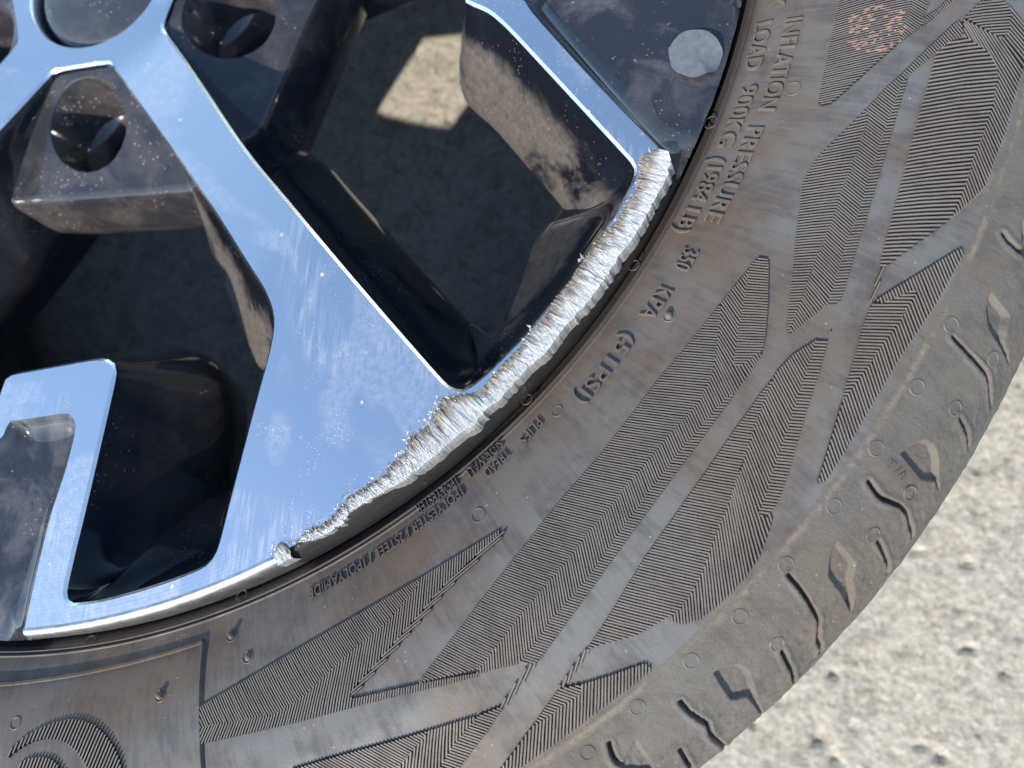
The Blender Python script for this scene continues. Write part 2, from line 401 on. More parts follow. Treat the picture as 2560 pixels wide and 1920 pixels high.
DATA = {"hole_r":[[0.1583,-18.1866],[0.1668,-20.126],[0.1788,-21.1802],[0.3035,-29.8465],[0.4345,-33.4265],[0.536,-34.905],[0.6224,-35.4689],
[0.6752,-35.8237],[0.7015,-35.6145],[0.7207,-35.2425],[0.7383,-34.4887],[0.764,-32.8457],[0.8002,-30.4174],[0.8572,-27.2703],[0.9129,-24.6929],
[0.9467,-23.3412],[0.9566,-22.7919],[0.9634,-22.0536],[0.9646,-21.2852],[0.9661,-19.1362],[0.9669,-15.9843],[0.9678,-13.056],[0.9655,-10.9989],
[0.9612,-10.4791],[0.9533,-10.2153],[0.9405,-10.2803],[0.8902,-11.2098],[0.854,-12.007],[0.7585,-14.3293],[0.6925,-16.3071],[0.6805,-16.5271],
[0.6719,-16.2239],[0.6658,-15.3863],[0.6623,-14.2054],[0.6618,-3.0237]],"hole_b0":[[0.6822,-3.2641],[0.7086,-1.7201],[0.8194,3.5572],[0.9212,7.1364],
[0.9525,8.067]],"hole_a0r":[[0.9411,28.6274],[0.9291,28.7532],[0.8242,28.7882],[0.727,28.7588],[0.6224,28.6212],[0.4775,28.6834],[0.2717,24.9285],
[0.1799,21.5694],[0.1678,19.923],[0.1592,15.1854]],"hole_ap":[[0.1678,18.891],[0.1779,21.3008]],"pock_r":[[0.7235,-4.5203],[0.7223,-10.1581],
[0.7256,-11.0789],[0.7341,-11.6116],[0.7427,-11.7726],[0.7641,-11.3814],[0.8055,-10.3453],[0.8472,-9.1165],[0.9158,-7.9607],[0.974,-7.2159]],
"pock_l":[[0.7421,-3.3031],[0.7527,-2.2298],[0.8553,2.7579],[0.9804,6.9475]],"scuff_o":[[0.9824,22.4241],[0.991,22.894],[0.9959,23.8431],
[0.9962,24.6602],[0.9962,25.8429],[0.9971,27.3668],[0.9967,28.6981],[0.9945,30.179],[0.997,31.5664],[0.9942,32.7252],[0.9962,34.2234],
[0.9923,35.7295],[0.9931,36.8075],[0.9965,38.1062],[0.9923,39.048],[0.9921,40.0794],[0.993,41.1467],[0.9912,43.1767],[0.9958,44.4443],
[0.9921,45.9619],[0.9915,47.4045],[0.9924,48.6256],[0.9912,50.3879],[0.9871,51.771],[0.9866,53.2748],[0.9829,54.6666],[0.992,55.3723],
[0.9911,56.4781],[0.9889,57.6486],[0.9844,58.8214]],"scuff_i":[[0.9689,22.4114],[0.9557,23.1946],[0.9609,24.1867],[0.969,25.3412],[0.9677,26.6096],
[0.9674,28.2363],[0.9624,29.1487],[0.9623,30.3002],[0.9586,31.6691],[0.9623,33.2332],[0.9629,34.6668],[0.9641,36.095],[0.9621,37.4202],
[0.9659,38.6245],[0.9649,39.9501],[0.9656,41.5006],[0.967,42.9002],[0.9543,44.1259],[0.943,45.0083],[0.9506,45.9569],[0.957,46.8215],[0.9546,47.8259],
[0.9548,48.662],[0.9662,49.3389],[0.9643,50.5345],[0.9726,51.3735],[0.9705,52.4687],[0.9689,54.2262],[0.9818,56.0908],[0.9798,57.0314],
[0.9789,57.8795],[0.9816,58.6907]],"blob":[[0.9834,60.577],[0.9793,60.24],[0.9802,59.7686],[0.9897,59.5622],[0.997,59.7318],[0.9924,60.1706]],
"zones":[{"p":[[1.0904,-0.1915],[1.0674,-0.3215],[1.0669,-0.3261],[1.0711,-0.331],[1.0777,-0.3296],[1.0833,-0.3269],[1.1455,-0.2664],[1.1496,-0.2463],
[1.1564,-0.2309],[1.1624,-0.2118],[1.1644,-0.2051]],"g":[[1.1247,-0.2117,8.4796,0.0029],[1.1031,-0.2781,7.2742,0.0028],
[1.0765,-0.3235,5.7512,0.0028]]},{"p":[[1.1644,-0.2051],[1.1624,-0.2118],[1.1564,-0.2309],[1.1496,-0.2463],[1.1455,-0.2664],[1.17,-0.2469],
[1.1711,-0.2379],[1.177,-0.2247],[1.1811,-0.2067]],"g":[[1.1703,-0.2151,-36.4443,0.0028],[1.1615,-0.2411,-43.0206,0.0027],
[1.1472,-0.2641,-46.3859,0.0027]]},{"p":[[1.17,-0.2458],[1.1711,-0.2379],[1.1768,-0.2339],[1.1865,-0.2268],[1.2023,-0.2095],[1.2101,-0.2092],
[1.1913,-0.2289],[1.1766,-0.2417]],"g":[[1.1984,-0.2177,-58.717,0.0027],[1.1731,-0.2421,-39.1344,0.0027]]},{"p":[[1.2143,-0.2358],[1.2332,-0.2148],
[1.2374,-0.2086],[1.2497,-0.2079],[1.2608,-0.2161],[1.2637,-0.2233],[1.2611,-0.2487],[1.2528,-0.2543],[1.2458,-0.2531]],
"g":[[1.2441,-0.2192,14.6589,0.0034],[1.2517,-0.2504,12.3103,0.0034]]},{"p":[[1.1847,-0.2776],[1.2003,-0.2628],[1.2129,-0.2579],[1.2205,-0.2609],
[1.2344,-0.2698],[1.2413,-0.2773],[1.2482,-0.2912],[1.2485,-0.3027],[1.2406,-0.3383],[1.2314,-0.3683],[1.2239,-0.3862],[1.216,-0.4124],
[1.2063,-0.4396],[1.2024,-0.45],[1.1967,-0.4596],[1.1329,-0.514],[1.1264,-0.5194],[1.1282,-0.5073],[1.1403,-0.4565],[1.1488,-0.4224],[1.1565,-0.389],
[1.1677,-0.3448],[1.1776,-0.3071]],"g":[[1.2124,-0.2596,12.4939,0.0044],[1.2068,-0.3285,13.2544,0.0041],[1.1876,-0.3962,12.6684,0.004],
[1.1351,-0.5068,5.1965,0.004]]},{"p":[[1.2133,-0.238],[1.2458,-0.2531],[1.2528,-0.2543],[1.2611,-0.2487],[1.2636,-0.2244],[1.2618,-0.2159],
[1.2708,-0.2244],[1.2839,-0.2398],[1.2876,-0.2595],[1.2768,-0.2859],[1.2639,-0.3278],[1.2565,-0.3588],[1.234,-0.4213],[1.218,-0.4393],
[1.1967,-0.4601],[1.2024,-0.45],[1.2063,-0.4396],[1.216,-0.4124],[1.2239,-0.3862],[1.2314,-0.3683],[1.2406,-0.3383],[1.2485,-0.3027],[1.2482,-0.2912],
[1.2413,-0.2773],[1.2344,-0.2698],[1.2205,-0.2609],[1.2129,-0.2579]],"g":[[1.2425,-0.238,-48.6915,0.0037],[1.2605,-0.2674,-54.7029,0.0036],
[1.2549,-0.3222,-62.2211,0.0035],[1.2338,-0.3906,-66.6606,0.0034],[1.2147,-0.4357,-69.6895,0.0033]]},{"p":[[1.1137,-0.3425],[1.1164,-0.3537],
[1.1107,-0.3698],[1.1049,-0.3901],[1.0959,-0.4142],[1.0856,-0.4469],[1.0717,-0.4897],[1.0597,-0.5227],[1.0488,-0.5565],[1.061,-0.5198],
[1.0492,-0.5556],[1.0401,-0.583],[1.0397,-0.5885],[1.036,-0.5861],[1.036,-0.577],[1.0398,-0.5403],[1.0433,-0.4955],[1.0439,-0.4847],[1.0476,-0.4524],
[1.0505,-0.425],[1.0552,-0.4132],[1.0627,-0.3995],[1.073,-0.386],[1.0866,-0.3722],[1.1025,-0.355]],"g":[[1.1123,-0.3472,12.2313,0.0033],
[1.0796,-0.4057,6.2527,0.0033],[1.0582,-0.487,3.7138,0.0031],[1.0396,-0.5745,1.7642,0.003]]},{"p":[[1.2104,-0.2381],[1.2129,-0.2579],[1.2003,-0.2628],
[1.1848,-0.277],[1.1587,-0.3022],[1.1521,-0.3095],[1.1483,-0.3159],[1.1464,-0.3235],[1.1358,-0.3558],[1.1256,-0.3896],[1.118,-0.415],[1.1104,-0.4423],
[1.1029,-0.4673],[1.0936,-0.4941],[1.0855,-0.5235],[1.0765,-0.5567],[1.075,-0.5578],[1.0429,-0.5885],[1.0402,-0.589],[1.0401,-0.583],[1.0492,-0.5556],
[1.061,-0.5198],[1.0488,-0.5565],[1.0597,-0.5227],[1.0717,-0.4897],[1.0856,-0.4469],[1.0959,-0.4142],[1.1049,-0.3901],[1.1107,-0.3698],
[1.1164,-0.3537],[1.1137,-0.3425],[1.1345,-0.3172],[1.1457,-0.3069],[1.1589,-0.2922],[1.183,-0.2657],[1.2016,-0.2451]],
"g":[[1.2087,-0.241,-55.8291,0.0031],[1.1717,-0.2844,-47.9459,0.0031],[1.1267,-0.3434,-43.941,0.003],[1.1095,-0.4072,-42.7102,0.003],
[1.0665,-0.5224,-48.2911,0.0029],[1.0505,-0.5744,-58.1138,0.0029]]},{"p":[[1.1521,-0.3095],[1.1483,-0.3159],[1.1464,-0.3235],[1.1358,-0.3558],
[1.1256,-0.3896],[1.118,-0.415],[1.1104,-0.4423],[1.1029,-0.4673],[1.0936,-0.4941],[1.0855,-0.5235],[1.0765,-0.5567],[1.075,-0.5578],[1.0843,-0.5553],
[1.0894,-0.5511],[1.0895,-0.551],[1.1049,-0.4936],[1.1141,-0.4629],[1.1334,-0.3899],[1.1431,-0.3529],[1.1549,-0.3108]],
"g":[[1.1507,-0.3167,9.534,0.0035],[1.127,-0.3988,7.0783,0.0034],[1.1014,-0.4873,6.9486,0.0031],
[1.0834,-0.5518,5.1286,0.0031]]},{"p":[[1.1324,-0.5146],[1.1264,-0.5199],[1.1173,-0.5564],[1.1228,-0.5492],[1.1292,-0.5252]],
"g":[[1.1263,-0.5284,67.1016,0.0031],[1.1219,-0.5454,64.2949,0.0031]]},{"p":[[1.1238,-0.55],[1.1625,-0.522],[1.2076,-0.4889],[1.2126,-0.4922],
[1.2117,-0.4962],[1.1983,-0.5221],[1.1842,-0.5498],[1.1696,-0.5736],[1.1474,-0.6102],[1.1183,-0.6641],[1.0969,-0.7046],[1.0781,-0.7371],
[1.0735,-0.7389],[1.0705,-0.7359],[1.0731,-0.7272],[1.0815,-0.6955],[1.0909,-0.6599],[1.0926,-0.654],[1.1017,-0.641],[1.1126,-0.6248],
[1.1282,-0.6005],[1.1438,-0.5761],[1.1647,-0.5383],[1.1599,-0.5368],[1.1419,-0.5473],[1.1286,-0.5534]],"g":[[1.2046,-0.4957,-64.8897,0.0037],
[1.1533,-0.5465,-67.3898,0.0036],[1.1351,-0.6095,-70.2446,0.0035],[1.0924,-0.6938,-69.0015,0.0035],
[1.075,-0.7352,-67.4146,0.0035]]},{"p":[[1.1286,-0.5534],[1.1419,-0.5473],[1.1599,-0.5368],[1.1647,-0.5383],[1.1438,-0.5761],[1.1282,-0.6005],
[1.1126,-0.6248],[1.1017,-0.641],[1.0926,-0.654],[1.0909,-0.6599],[1.0959,-0.6377],[1.1028,-0.6124],[1.1106,-0.5793],[1.1182,-0.5563]],
"g":[[1.1507,-0.5468,5.6943,0.0034],[1.1122,-0.6116,2.1289,0.0033],[1.0946,-0.6494,12.8893,0.0033]]},{"p":[[1.005,-0.5074],[1.0097,-0.5055],
[1.0163,-0.508],[1.0178,-0.5124],[1.0176,-0.5578],[1.0153,-0.5944],[1.0127,-0.6086],[0.9989,-0.6199],[0.9925,-0.6251],[0.985,-0.6253],[0.984,-0.6213],
[0.9889,-0.5812],[0.9941,-0.5466],[0.9984,-0.5157]],"g":[[1.0097,-0.512,-9.6732,0.0031],[1.0033,-0.5748,-3.4454,0.003],
[0.9928,-0.6181,0.3048,0.0029]]},{"p":[[1.005,-0.5074],[0.9984,-0.5157],[0.9941,-0.5466],[0.9889,-0.5812],[0.984,-0.6213],[0.985,-0.6253],
[0.9925,-0.6251],[0.9989,-0.6199],[1.0127,-0.6086],[1.0101,-0.6166],[0.9874,-0.653],[0.9773,-0.6593],[0.9254,-0.7258],[0.8994,-0.766],
[0.8725,-0.8071],[0.8459,-0.8508],[0.8196,-0.8841],[0.8149,-0.8889],[0.8005,-0.9119],[0.7797,-0.9425],[0.7366,-0.9575],[0.7392,-0.9516],
[0.7528,-0.9315],[0.7672,-0.9113],[0.7807,-0.8912],[0.8226,-0.8367],[0.847,-0.8014],[0.8706,-0.7698],[0.9015,-0.7271],[0.951,-0.6642],
[0.9635,-0.6347],[0.9667,-0.6069],[0.9698,-0.5777],[0.9703,-0.5554]],"g":[[0.9947,-0.525,-57.1953,0.0029],[0.9775,-0.5965,-58.6069,0.0029],
[0.9787,-0.6398,-63.9418,0.0029],[0.9047,-0.7394,-65.7427,0.0029],[0.8689,-0.791,-70.8112,0.0029],[0.8288,-0.8508,-74.958,0.003],
[0.7667,-0.9365,-82.2199,0.0029]]},{"p":[[0.9703,-0.5554],[0.9698,-0.5777],[0.9667,-0.6069],[0.9635,-0.6347],[0.951,-0.6642],[0.9015,-0.7271],
[0.8706,-0.7698],[0.847,-0.8014],[0.8226,-0.8367],[0.7807,-0.8912],[0.7672,-0.9113],[0.7528,-0.9315],[0.7392,-0.9516],[0.6799,-0.9712],
[0.6739,-0.9738],[0.7074,-0.925],[0.7262,-0.8965],[0.8109,-0.7754],[0.8472,-0.7294],[0.9057,-0.6442],[0.9357,-0.6045]],
"g":[[0.9669,-0.565,-5.6033,0.003],[0.9352,-0.6404,-4.8456,0.0029],[0.8581,-0.7502,-8.896,0.0028],[0.7952,-0.8374,-12.221,0.0027],
[0.7334,-0.9239,-18.3928,0.0027]]},{"p":[[0.9874,-0.653],[0.9773,-0.6593],[0.9254,-0.7258],[0.8994,-0.766],[0.8725,-0.8071],[0.8459,-0.8508],
[0.8196,-0.8841],[0.8149,-0.8889],[0.8005,-0.9119],[0.7797,-0.9425],[0.7893,-0.942],[0.7988,-0.9393],[0.8196,-0.9083],[0.8339,-0.8863],
[0.8314,-0.8905],[0.8752,-0.823],[0.9055,-0.7762],[0.9396,-0.725]],"g":[[0.9729,-0.6695,2.2063,0.003],[0.9241,-0.7383,-5.9092,0.003],
[0.8635,-0.8318,-10.1321,0.0029],[0.794,-0.9339,-12.4566,0.0029]]},{"p":[[0.6034,-0.9971],[0.6729,-0.9745],[0.6759,-0.9731],[0.7365,-0.9561],
[0.7396,-0.9587],[0.7017,-0.9724],[0.6555,-0.9876],[0.6044,-1.0053]],"g":[[0.6116,-0.9986,-92.0768,0.0029],
[0.719,-0.9635,-87.3195,0.0027]]},{"p":[[0.6626,-0.8674],[0.5274,-0.9563],[0.4453,-1.0118],[0.4218,-1.0273],[0.4184,-1.0324],[0.4242,-1.0486],
[0.4701,-1.0363],[0.5133,-1.0245],[0.5397,-1.0074],[0.5706,-0.976],[0.5998,-0.9447],[0.6296,-0.9181],[0.6591,-0.8789]],
"g":[[0.4314,-1.0345,-46.975,0.0029],[0.5142,-0.9952,-45.0868,0.0028],[0.5989,-0.9271,-41.1836,0.0027],
[0.6575,-0.8756,-38.2257,0.0027]]},{"p":[[0.749,-0.8089],[0.6626,-0.8674],[0.6591,-0.8789],[0.6296,-0.9181],[0.5998,-0.9447],[0.5706,-0.976],
[0.5397,-1.0074],[0.5133,-1.0245],[0.4701,-1.0363],[0.4242,-1.0486],[0.4271,-1.0636],[0.4322,-1.0641],[0.5352,-1.0307],[0.6045,-1.0056],
[0.6034,-0.9971],[0.6008,-0.9905],[0.6495,-0.9284],[0.6939,-0.8693],[0.7479,-0.8138]],"g":[[0.4365,-1.054,-106.0509,0.0032],
[0.5214,-1.0275,-97.5335,0.0031],[0.6057,-0.9614,-91.5915,0.003],[0.6848,-0.8663,-84.821,0.003],
[0.7347,-0.8228,-82.0844,0.0029]]},{"p":[[0.751,-0.8103],[0.7555,-0.8116],[0.6983,-0.8744],[0.6537,-0.9325],[0.6032,-0.9956],[0.6008,-0.9905],
[0.6495,-0.9284],[0.6939,-0.8693],[0.7479,-0.8138]],"g":[[0.6096,-0.9835,43.3993,0.0026],[0.7276,-0.8384,43.2521,0.0027]]},{"p":[[0.5413,-1.0761],
[0.5991,-1.0532],[0.6477,-1.0352],[0.689,-1.0191],[0.6882,-1.0193],[0.6865,-1.0252],[0.677,-1.0357],[0.6687,-1.048],[0.6601,-1.0585],[0.6411,-1.0667],
[0.6004,-1.0778],[0.5418,-1.085]],"g":[[0.6878,-1.0197,-20.2194,0.0028],[0.6685,-1.0311,-22.9792,0.0028]]},{"p":[[0.6882,-1.0193],[0.7405,-0.9981],
[0.7386,-1.0007],[0.7276,-1.015],[0.7144,-1.0326],[0.702,-1.0562],[0.6991,-1.0624],[0.6544,-1.0668],[0.6601,-1.0585],[0.6687,-1.048],[0.677,-1.0357],
[0.6865,-1.0252]],"g":[[0.7132,-1.0141,-90.2878,0.0033],[0.6805,-1.0582,-94.7559,0.0033]]},{"p":[[0.7405,-0.9981],[0.7614,-0.9879],[0.7663,-0.9874],
[0.7439,-1.0222],[0.7222,-1.0542],[0.7184,-1.0605],[0.6991,-1.0624],[0.702,-1.0562],[0.7144,-1.0326],[0.7276,-1.015],[0.7386,-1.0007]],
"g":[[0.7555,-0.9936,-12.639,0.003],[0.7148,-1.0508,-15.2162,0.0032]]},{"p":[[0.7894,-0.9425],[0.7979,-0.9393],[0.779,-0.9693],[0.7663,-0.9874],
[0.7614,-0.9879],[0.7723,-0.97]],"g":[[0.7903,-0.9462,-101.6851,0.0032],[0.7659,-0.9845,-122.3235,0.0031]]},{"p":[[1.0243,-0.636],[1.0181,-0.6527],
[1.0077,-0.6822],[1.0,-0.7113],[0.9922,-0.7327],[0.9973,-0.7213],[0.9896,-0.7436],[0.9819,-0.7696],[0.9699,-0.8014],[0.9598,-0.835],[0.9485,-0.8593],
[0.9343,-0.8801],[0.927,-0.8843],[0.8953,-0.9055],[0.8555,-0.9196],[0.8464,-0.925],[0.8477,-0.9225],[0.8674,-0.889],[0.8683,-0.8873],[0.9,-0.8295],
[0.9311,-0.7809],[0.9676,-0.7234],[0.9883,-0.6892],[0.9973,-0.6762],[1.0116,-0.6531]],"g":[[1.0207,-0.6425,-2.6761,0.0031],
[0.9853,-0.7222,-5.2548,0.003],[0.9522,-0.7848,-7.8941,0.003],[0.8679,-0.9113,-10.7031,0.003]]},{"p":[[1.0889,-0.5512],[1.0791,-0.586],
[1.0644,-0.5957],[1.0414,-0.6126],[1.026,-0.6309],[1.0243,-0.636],[1.0181,-0.6527],[1.0077,-0.6822],[1.0,-0.7113],[0.9922,-0.7327],[0.9973,-0.7213],
[0.9896,-0.7436],[0.9819,-0.7696],[0.9699,-0.8014],[0.9598,-0.835],[0.9485,-0.8593],[0.9343,-0.8801],[0.927,-0.8858],[0.9389,-0.8911],
[0.9587,-0.8833],[0.9767,-0.8679],[0.999,-0.8429],[1.0136,-0.8201],[1.0221,-0.7962],[1.0275,-0.774],[1.0213,-0.773],[1.0212,-0.7768],[1.0147,-0.7764],
[1.0127,-0.7728],[1.0214,-0.7478],[1.0221,-0.7408],[1.0314,-0.7101],[1.0383,-0.6878],[1.0435,-0.6693],[1.0513,-0.643],[1.0557,-0.6292],
[1.0627,-0.6017],[1.0672,-0.5956],[1.0792,-0.5871],[1.081,-0.5811]],"g":[[1.083,-0.5727,-108.1236,0.003],[1.071,-0.592,-57.8201,0.0031],
[1.0315,-0.6582,-62.1478,0.0031],[1.0063,-0.7408,-67.3923,0.0031],[0.9951,-0.8014,-77.1297,0.0031],
[0.9631,-0.8637,-83.2029,0.0031]]},{"p":[[1.0672,-0.5956],[1.0627,-0.6017],[1.0557,-0.6292],[1.0513,-0.643],[1.0435,-0.6693],[1.0383,-0.6878],
[1.0314,-0.7101],[1.0221,-0.7408],[1.0214,-0.7478],[1.0127,-0.7728],[1.0147,-0.7764],[1.0223,-0.7739],[1.0288,-0.7668],[1.0346,-0.754],
[1.0414,-0.7299],[1.0531,-0.6848],[1.0599,-0.6587],[1.0686,-0.6284],[1.0765,-0.596]],"g":[[1.0687,-0.6025,1.3483,0.0033],
[1.0538,-0.6568,0.6066,0.0033],[1.0308,-0.7388,-2.358,0.0032]]},{"p":[[0.8533,-0.9207],[0.8449,-0.9228],[0.8205,-0.9627],[0.8271,-0.9612],
[0.8478,-0.9263]],"g":[[0.8435,-0.9293,-102.2636,0.0031],[0.8256,-0.9591,-110.0095,0.0031]]},{"p":[[0.8215,-0.9631],[0.8271,-0.9617],[0.8401,-0.9582],
[0.8444,-0.9598],[0.8441,-0.9655],[0.8127,-0.9911],[0.7959,-1.0031]],"g":[[0.8328,-0.9625,-15.6938,0.0031],
[0.8015,-0.9977,-13.4264,0.0031]]},{"p":[[0.8443,-0.9569],[0.8691,-0.9473],[0.9052,-0.9312],[0.9115,-0.9354],[0.9101,-0.9403],[0.8698,-0.9749],
[0.8133,-1.0238],[0.7833,-1.0477],[0.7739,-1.0554],[0.7606,-1.0565],[0.7644,-1.0503],[0.7959,-1.0031],[0.8127,-0.9911],[0.8441,-0.9655]],
"g":[[0.7907,-1.0263,-92.9482,0.0034],[0.9007,-0.9407,-88.5268,0.0033]]},{"p":[[0.1805,-1.1155],[0.1842,-1.1011],[0.1953,-1.0898],[0.2145,-1.0774],
[0.2315,-1.0692],[0.2521,-1.0631],[0.2696,-1.0623],[0.2883,-1.0647],[0.3079,-1.0728],[0.3214,-1.0816],[0.3328,-1.0935],[0.3425,-1.1083],
[0.2985,-1.1146],[0.2853,-1.102],[0.2718,-1.0932],[0.2563,-1.0875],[0.2392,-1.0859],[0.2234,-1.0875],[0.2081,-1.093],[0.1943,-1.1017],
[0.1842,-1.111]],"g":[[0.242,-1.0868,-97.1852,0.0047],[0.3157,-1.1056,-102.7654,0.0043]]},{"p":[[0.1978,-1.1288],[0.198,-1.122],[0.201,-1.1156],
[0.2121,-1.1092],[0.2295,-1.1053],[0.2431,-1.1059],[0.2539,-1.1103],[0.265,-1.1194]],"g":[[0.2262,-1.1098,-98.1582,0.0045],
[0.2282,-1.1179,-98.1781,0.0045]]}],"sipes":[[[1.3364,25.665,-0.0081],[1.3473,25.8,-0.013],[1.3597,25.898,-0.0211],[1.3745,25.976,-0.0325],
[1.3867,26.105,-0.042],[1.3921,26.213,-0.0491],[1.3903,26.109,-0.0465],[1.4116,26.776,-0.0779]],[[1.385,28.38,-0.0407],[1.3984,28.514,-0.0585],
[1.4141,28.86,-0.0817]],[[1.3401,33.137,-0.0098],[1.355,33.372,-0.0174],[1.3619,33.347,-0.0227],[1.3821,33.048,-0.0385],[1.3906,33.06,-0.0469]],
[[1.391,33.058,-0.0475],[1.4045,33.271,-0.0675],[1.4166,33.546,-0.0879]],[[1.3361,38.535,-0.008],[1.3608,38.701,-0.0219],[1.3814,38.917,-0.0379],
[1.3911,39.066,-0.0476]],[[1.3911,39.066,-0.0476],[1.4063,39.71,-0.0702],[1.4242,39.991,-0.1111]],[[1.3853,34.848,-0.0409],[1.3947,34.953,-0.053],
[1.4094,35.154,-0.0746],[1.422,35.37,-0.1045]],[[1.3857,41.148,-0.0412],[1.3976,41.304,-0.0572],[1.4192,41.626,-0.096],[1.428,41.776,-0.1228]],
[[1.3503,45.81,-0.0143],[1.3653,45.855,-0.0254],[1.3877,45.64,-0.0429],[1.4,45.906,-0.0608],[1.432,46.349,-0.1267]],[[1.3901,47.306,-0.0461],
[1.4195,47.74,-0.0968]],[[1.3391,20.369,-0.0094],[1.3478,20.545,-0.0132],[1.3593,20.64,-0.0207],[1.3673,20.54,-0.0269]]],
"pockets":[[[1.3504,23.312,-0.0144],[1.3503,23.02,-0.0143],[1.3559,23.057,-0.0181],[1.3751,23.274,-0.033],[1.3813,23.323,-0.0378],
[1.3823,23.75,-0.0386],[1.3891,24.359,-0.0446],[1.402,24.534,-0.0638],[1.4087,24.856,-0.0736],[1.3938,24.772,-0.0515],[1.3783,24.617,-0.0355],
[1.3663,24.416,-0.0262],[1.361,24.216,-0.022],[1.3541,23.766,-0.0167]],[[1.35,31.334,-0.0142],[1.3576,30.484,-0.0194],[1.3639,30.16,-0.0243],
[1.3737,30.032,-0.0319],[1.3814,30.158,-0.0379],[1.3905,30.471,-0.0468],[1.3974,30.74,-0.057],[1.4052,30.987,-0.0686],[1.4119,31.315,-0.0784],
[1.3994,31.185,-0.0599],[1.3846,31.587,-0.0404]],[[1.3506,36.029,-0.0144],[1.3808,36.204,-0.0374],[1.3902,36.832,-0.0462],[1.4059,37.19,-0.0695],
[1.4163,37.846,-0.0871],[1.4095,37.787,-0.0748],[1.391,37.593,-0.0475],[1.3778,37.534,-0.0351],[1.367,37.399,-0.0267],[1.3592,36.981,-0.0206],
[1.353,36.42,-0.0159]],[[1.3504,43.913,-0.0144],[1.3527,43.457,-0.0156],[1.3615,42.889,-0.0224],[1.3742,42.753,-0.0323],[1.3927,43.104,-0.05],
[1.4114,43.486,-0.0776],[1.432,44.169,-0.1335],[1.4073,43.716,-0.0716],[1.3946,43.633,-0.0528],[1.3837,44.232,-0.0397]],[[1.3518,48.325,-0.015],
[1.3674,48.486,-0.027],[1.3836,48.584,-0.0396],[1.3942,48.747,-0.0522],[1.3701,49.843,-0.0291],[1.3625,49.422,-0.0232],[1.3571,48.894,-0.019]]],
"nubs":[[1.0479,65.591,0.0049],[1.0778,64.467,0.0169],[1.0878,70.542,0.0202],[1.0916,80.795,0.0213],[1.0043,64.973,-0.0178],[1.009,76.997,-0.0152],
[1.0449,40.243,0.0034],[1.0024,41.043,-0.0187],[1.0771,31.732,0.0167],[1.003,29.574,-0.0185],[1.0725,47.891,0.0152],[1.3273,47.384,-0.0041],
[1.3332,50.384,-0.0067],[1.0857,16.151,0.0195],[1.0062,18.38,-0.0167],[1.329,28.485,-0.0049],[1.3279,31.78,-0.0044],[1.3289,25.26,-0.0049],
[1.3823,32.349,-0.0386],[1.3742,28.195,-0.0323],[1.3272,34.958,-0.0041],[1.3842,25.367,-0.0401],[1.3278,38.274,-0.0044],[1.3281,41.345,-0.0045],
[1.3761,34.782,-0.0338],[1.3757,41.069,-0.0334],[1.3279,44.226,-0.0044]],"words":[["X",1.0381,9.594,1.0418,10.224],
["INFLATION",1.0649,11.37,1.0661,17.705],["PRESSURE",1.0615,18.902,1.0618,25.444],["350",1.0582,26.929,1.0595,28.911],
["KPA",1.0576,30.319,1.0562,32.535],["(51PSI)",1.0547,33.928,1.0574,39.01],["LOAD",1.0325,11.225,1.0336,14.709],["900KG",1.038,15.926,1.0347,20.309],
["(1984 LB)",1.0353,21.154,1.0415,27.005],["PLIES",1.0372,41.394,1.0404,43.164],["TREAD",1.0374,44.171,1.0405,46.175],
["SIDEWALL",1.0217,44.155,1.0252,47.277],["1POLYESTER",1.0212,47.932,1.021,51.192],["1POLYESTER / 2STEEL / 1POLYAMIDE",1.0364,47.95,1.0402,59.794]],
"tw":[[1.3452,31.954,-0.012],[1.3662,31.95,-0.026]],"box":[[1.0494,83.068,0.0057],[1.0458,78.877,0.0039],[1.0433,74.754,0.0027],[1.042,71.263,0.002],
[1.0417,67.68,0.0018],[1.0703,67.714,0.0144],[1.1107,67.865,0.0258],[1.1424,67.983,0.0307],[1.173,68.134,0.0329]],"red":[[1.1514,12.207,0.0319],
[1.1692,12.132,0.0329],[1.1549,13.057,0.0323]]}

# ------------------------------------------------------------------ the ground
def build_ground():
    fine = np.arange(-0.75, 2.30, 0.0075)
    out = np.array([2.5, 3, 4, 6, 10, 20, 40])
    xs = np.r_[-out[::-1], np.arange(-2.3, -0.75, 0.05), fine, out]
    ys = np.r_[-out[::-1], -fine[::-1], np.arange(0.80, 2.3, 0.05), out]
    X, Y = np.meshgrid(xs, ys, indexing='ij')
    mm = 1.0 / (S * 1000)
    h = 0.18 * fbm(X * 12, Y * 12, 3, 3) + 0.32 * fbm(X * 46, Y * 46, 3, 11)
    pits = vnoise(X * 26, Y * 26, 40) + 0.5 * vnoise(X * 60, Y * 60, 41)
    h -= 3.2 * np.clip(pits - 0.78, 0, 0.5) / 0.5
    near = np.clip(1 - (np.maximum(np.abs(X), np.abs(Y)) - 2.3) / 0.3, 0, 1)
    Z = GROUND - 0.002 + (h - 1.2) * mm * near
    v = np.stack([X, Y, Z], -1).reshape(-1, 3)
    o = mesh_obj("concrete_ground", v, grid_faces(len(xs), len(ys)), M_CONC)
    return tag(o, "pale rough sunlit concrete under the wheel", None, "structure")
build_ground()

# ------------------------------------------------------------------ the wheel
wheel = bpy.data.objects.new("car_wheel", None)
COL.objects.link(wheel)
tag(wheel, "black and machined alloy car wheel with kerb scuffed rim and tyre, lying flat on concrete", "car wheel")

def zface(r):
    return np.interp(r, [0.18, 0.66], [-0.045, 0.020])
R_FACE = 0.985
LUG0 = 15.7
def sector_poly(pts, k):
    p = np.asarray(pts)
    return pol(p[:, 0], p[:, 1] + LUG0 + 72 * k)

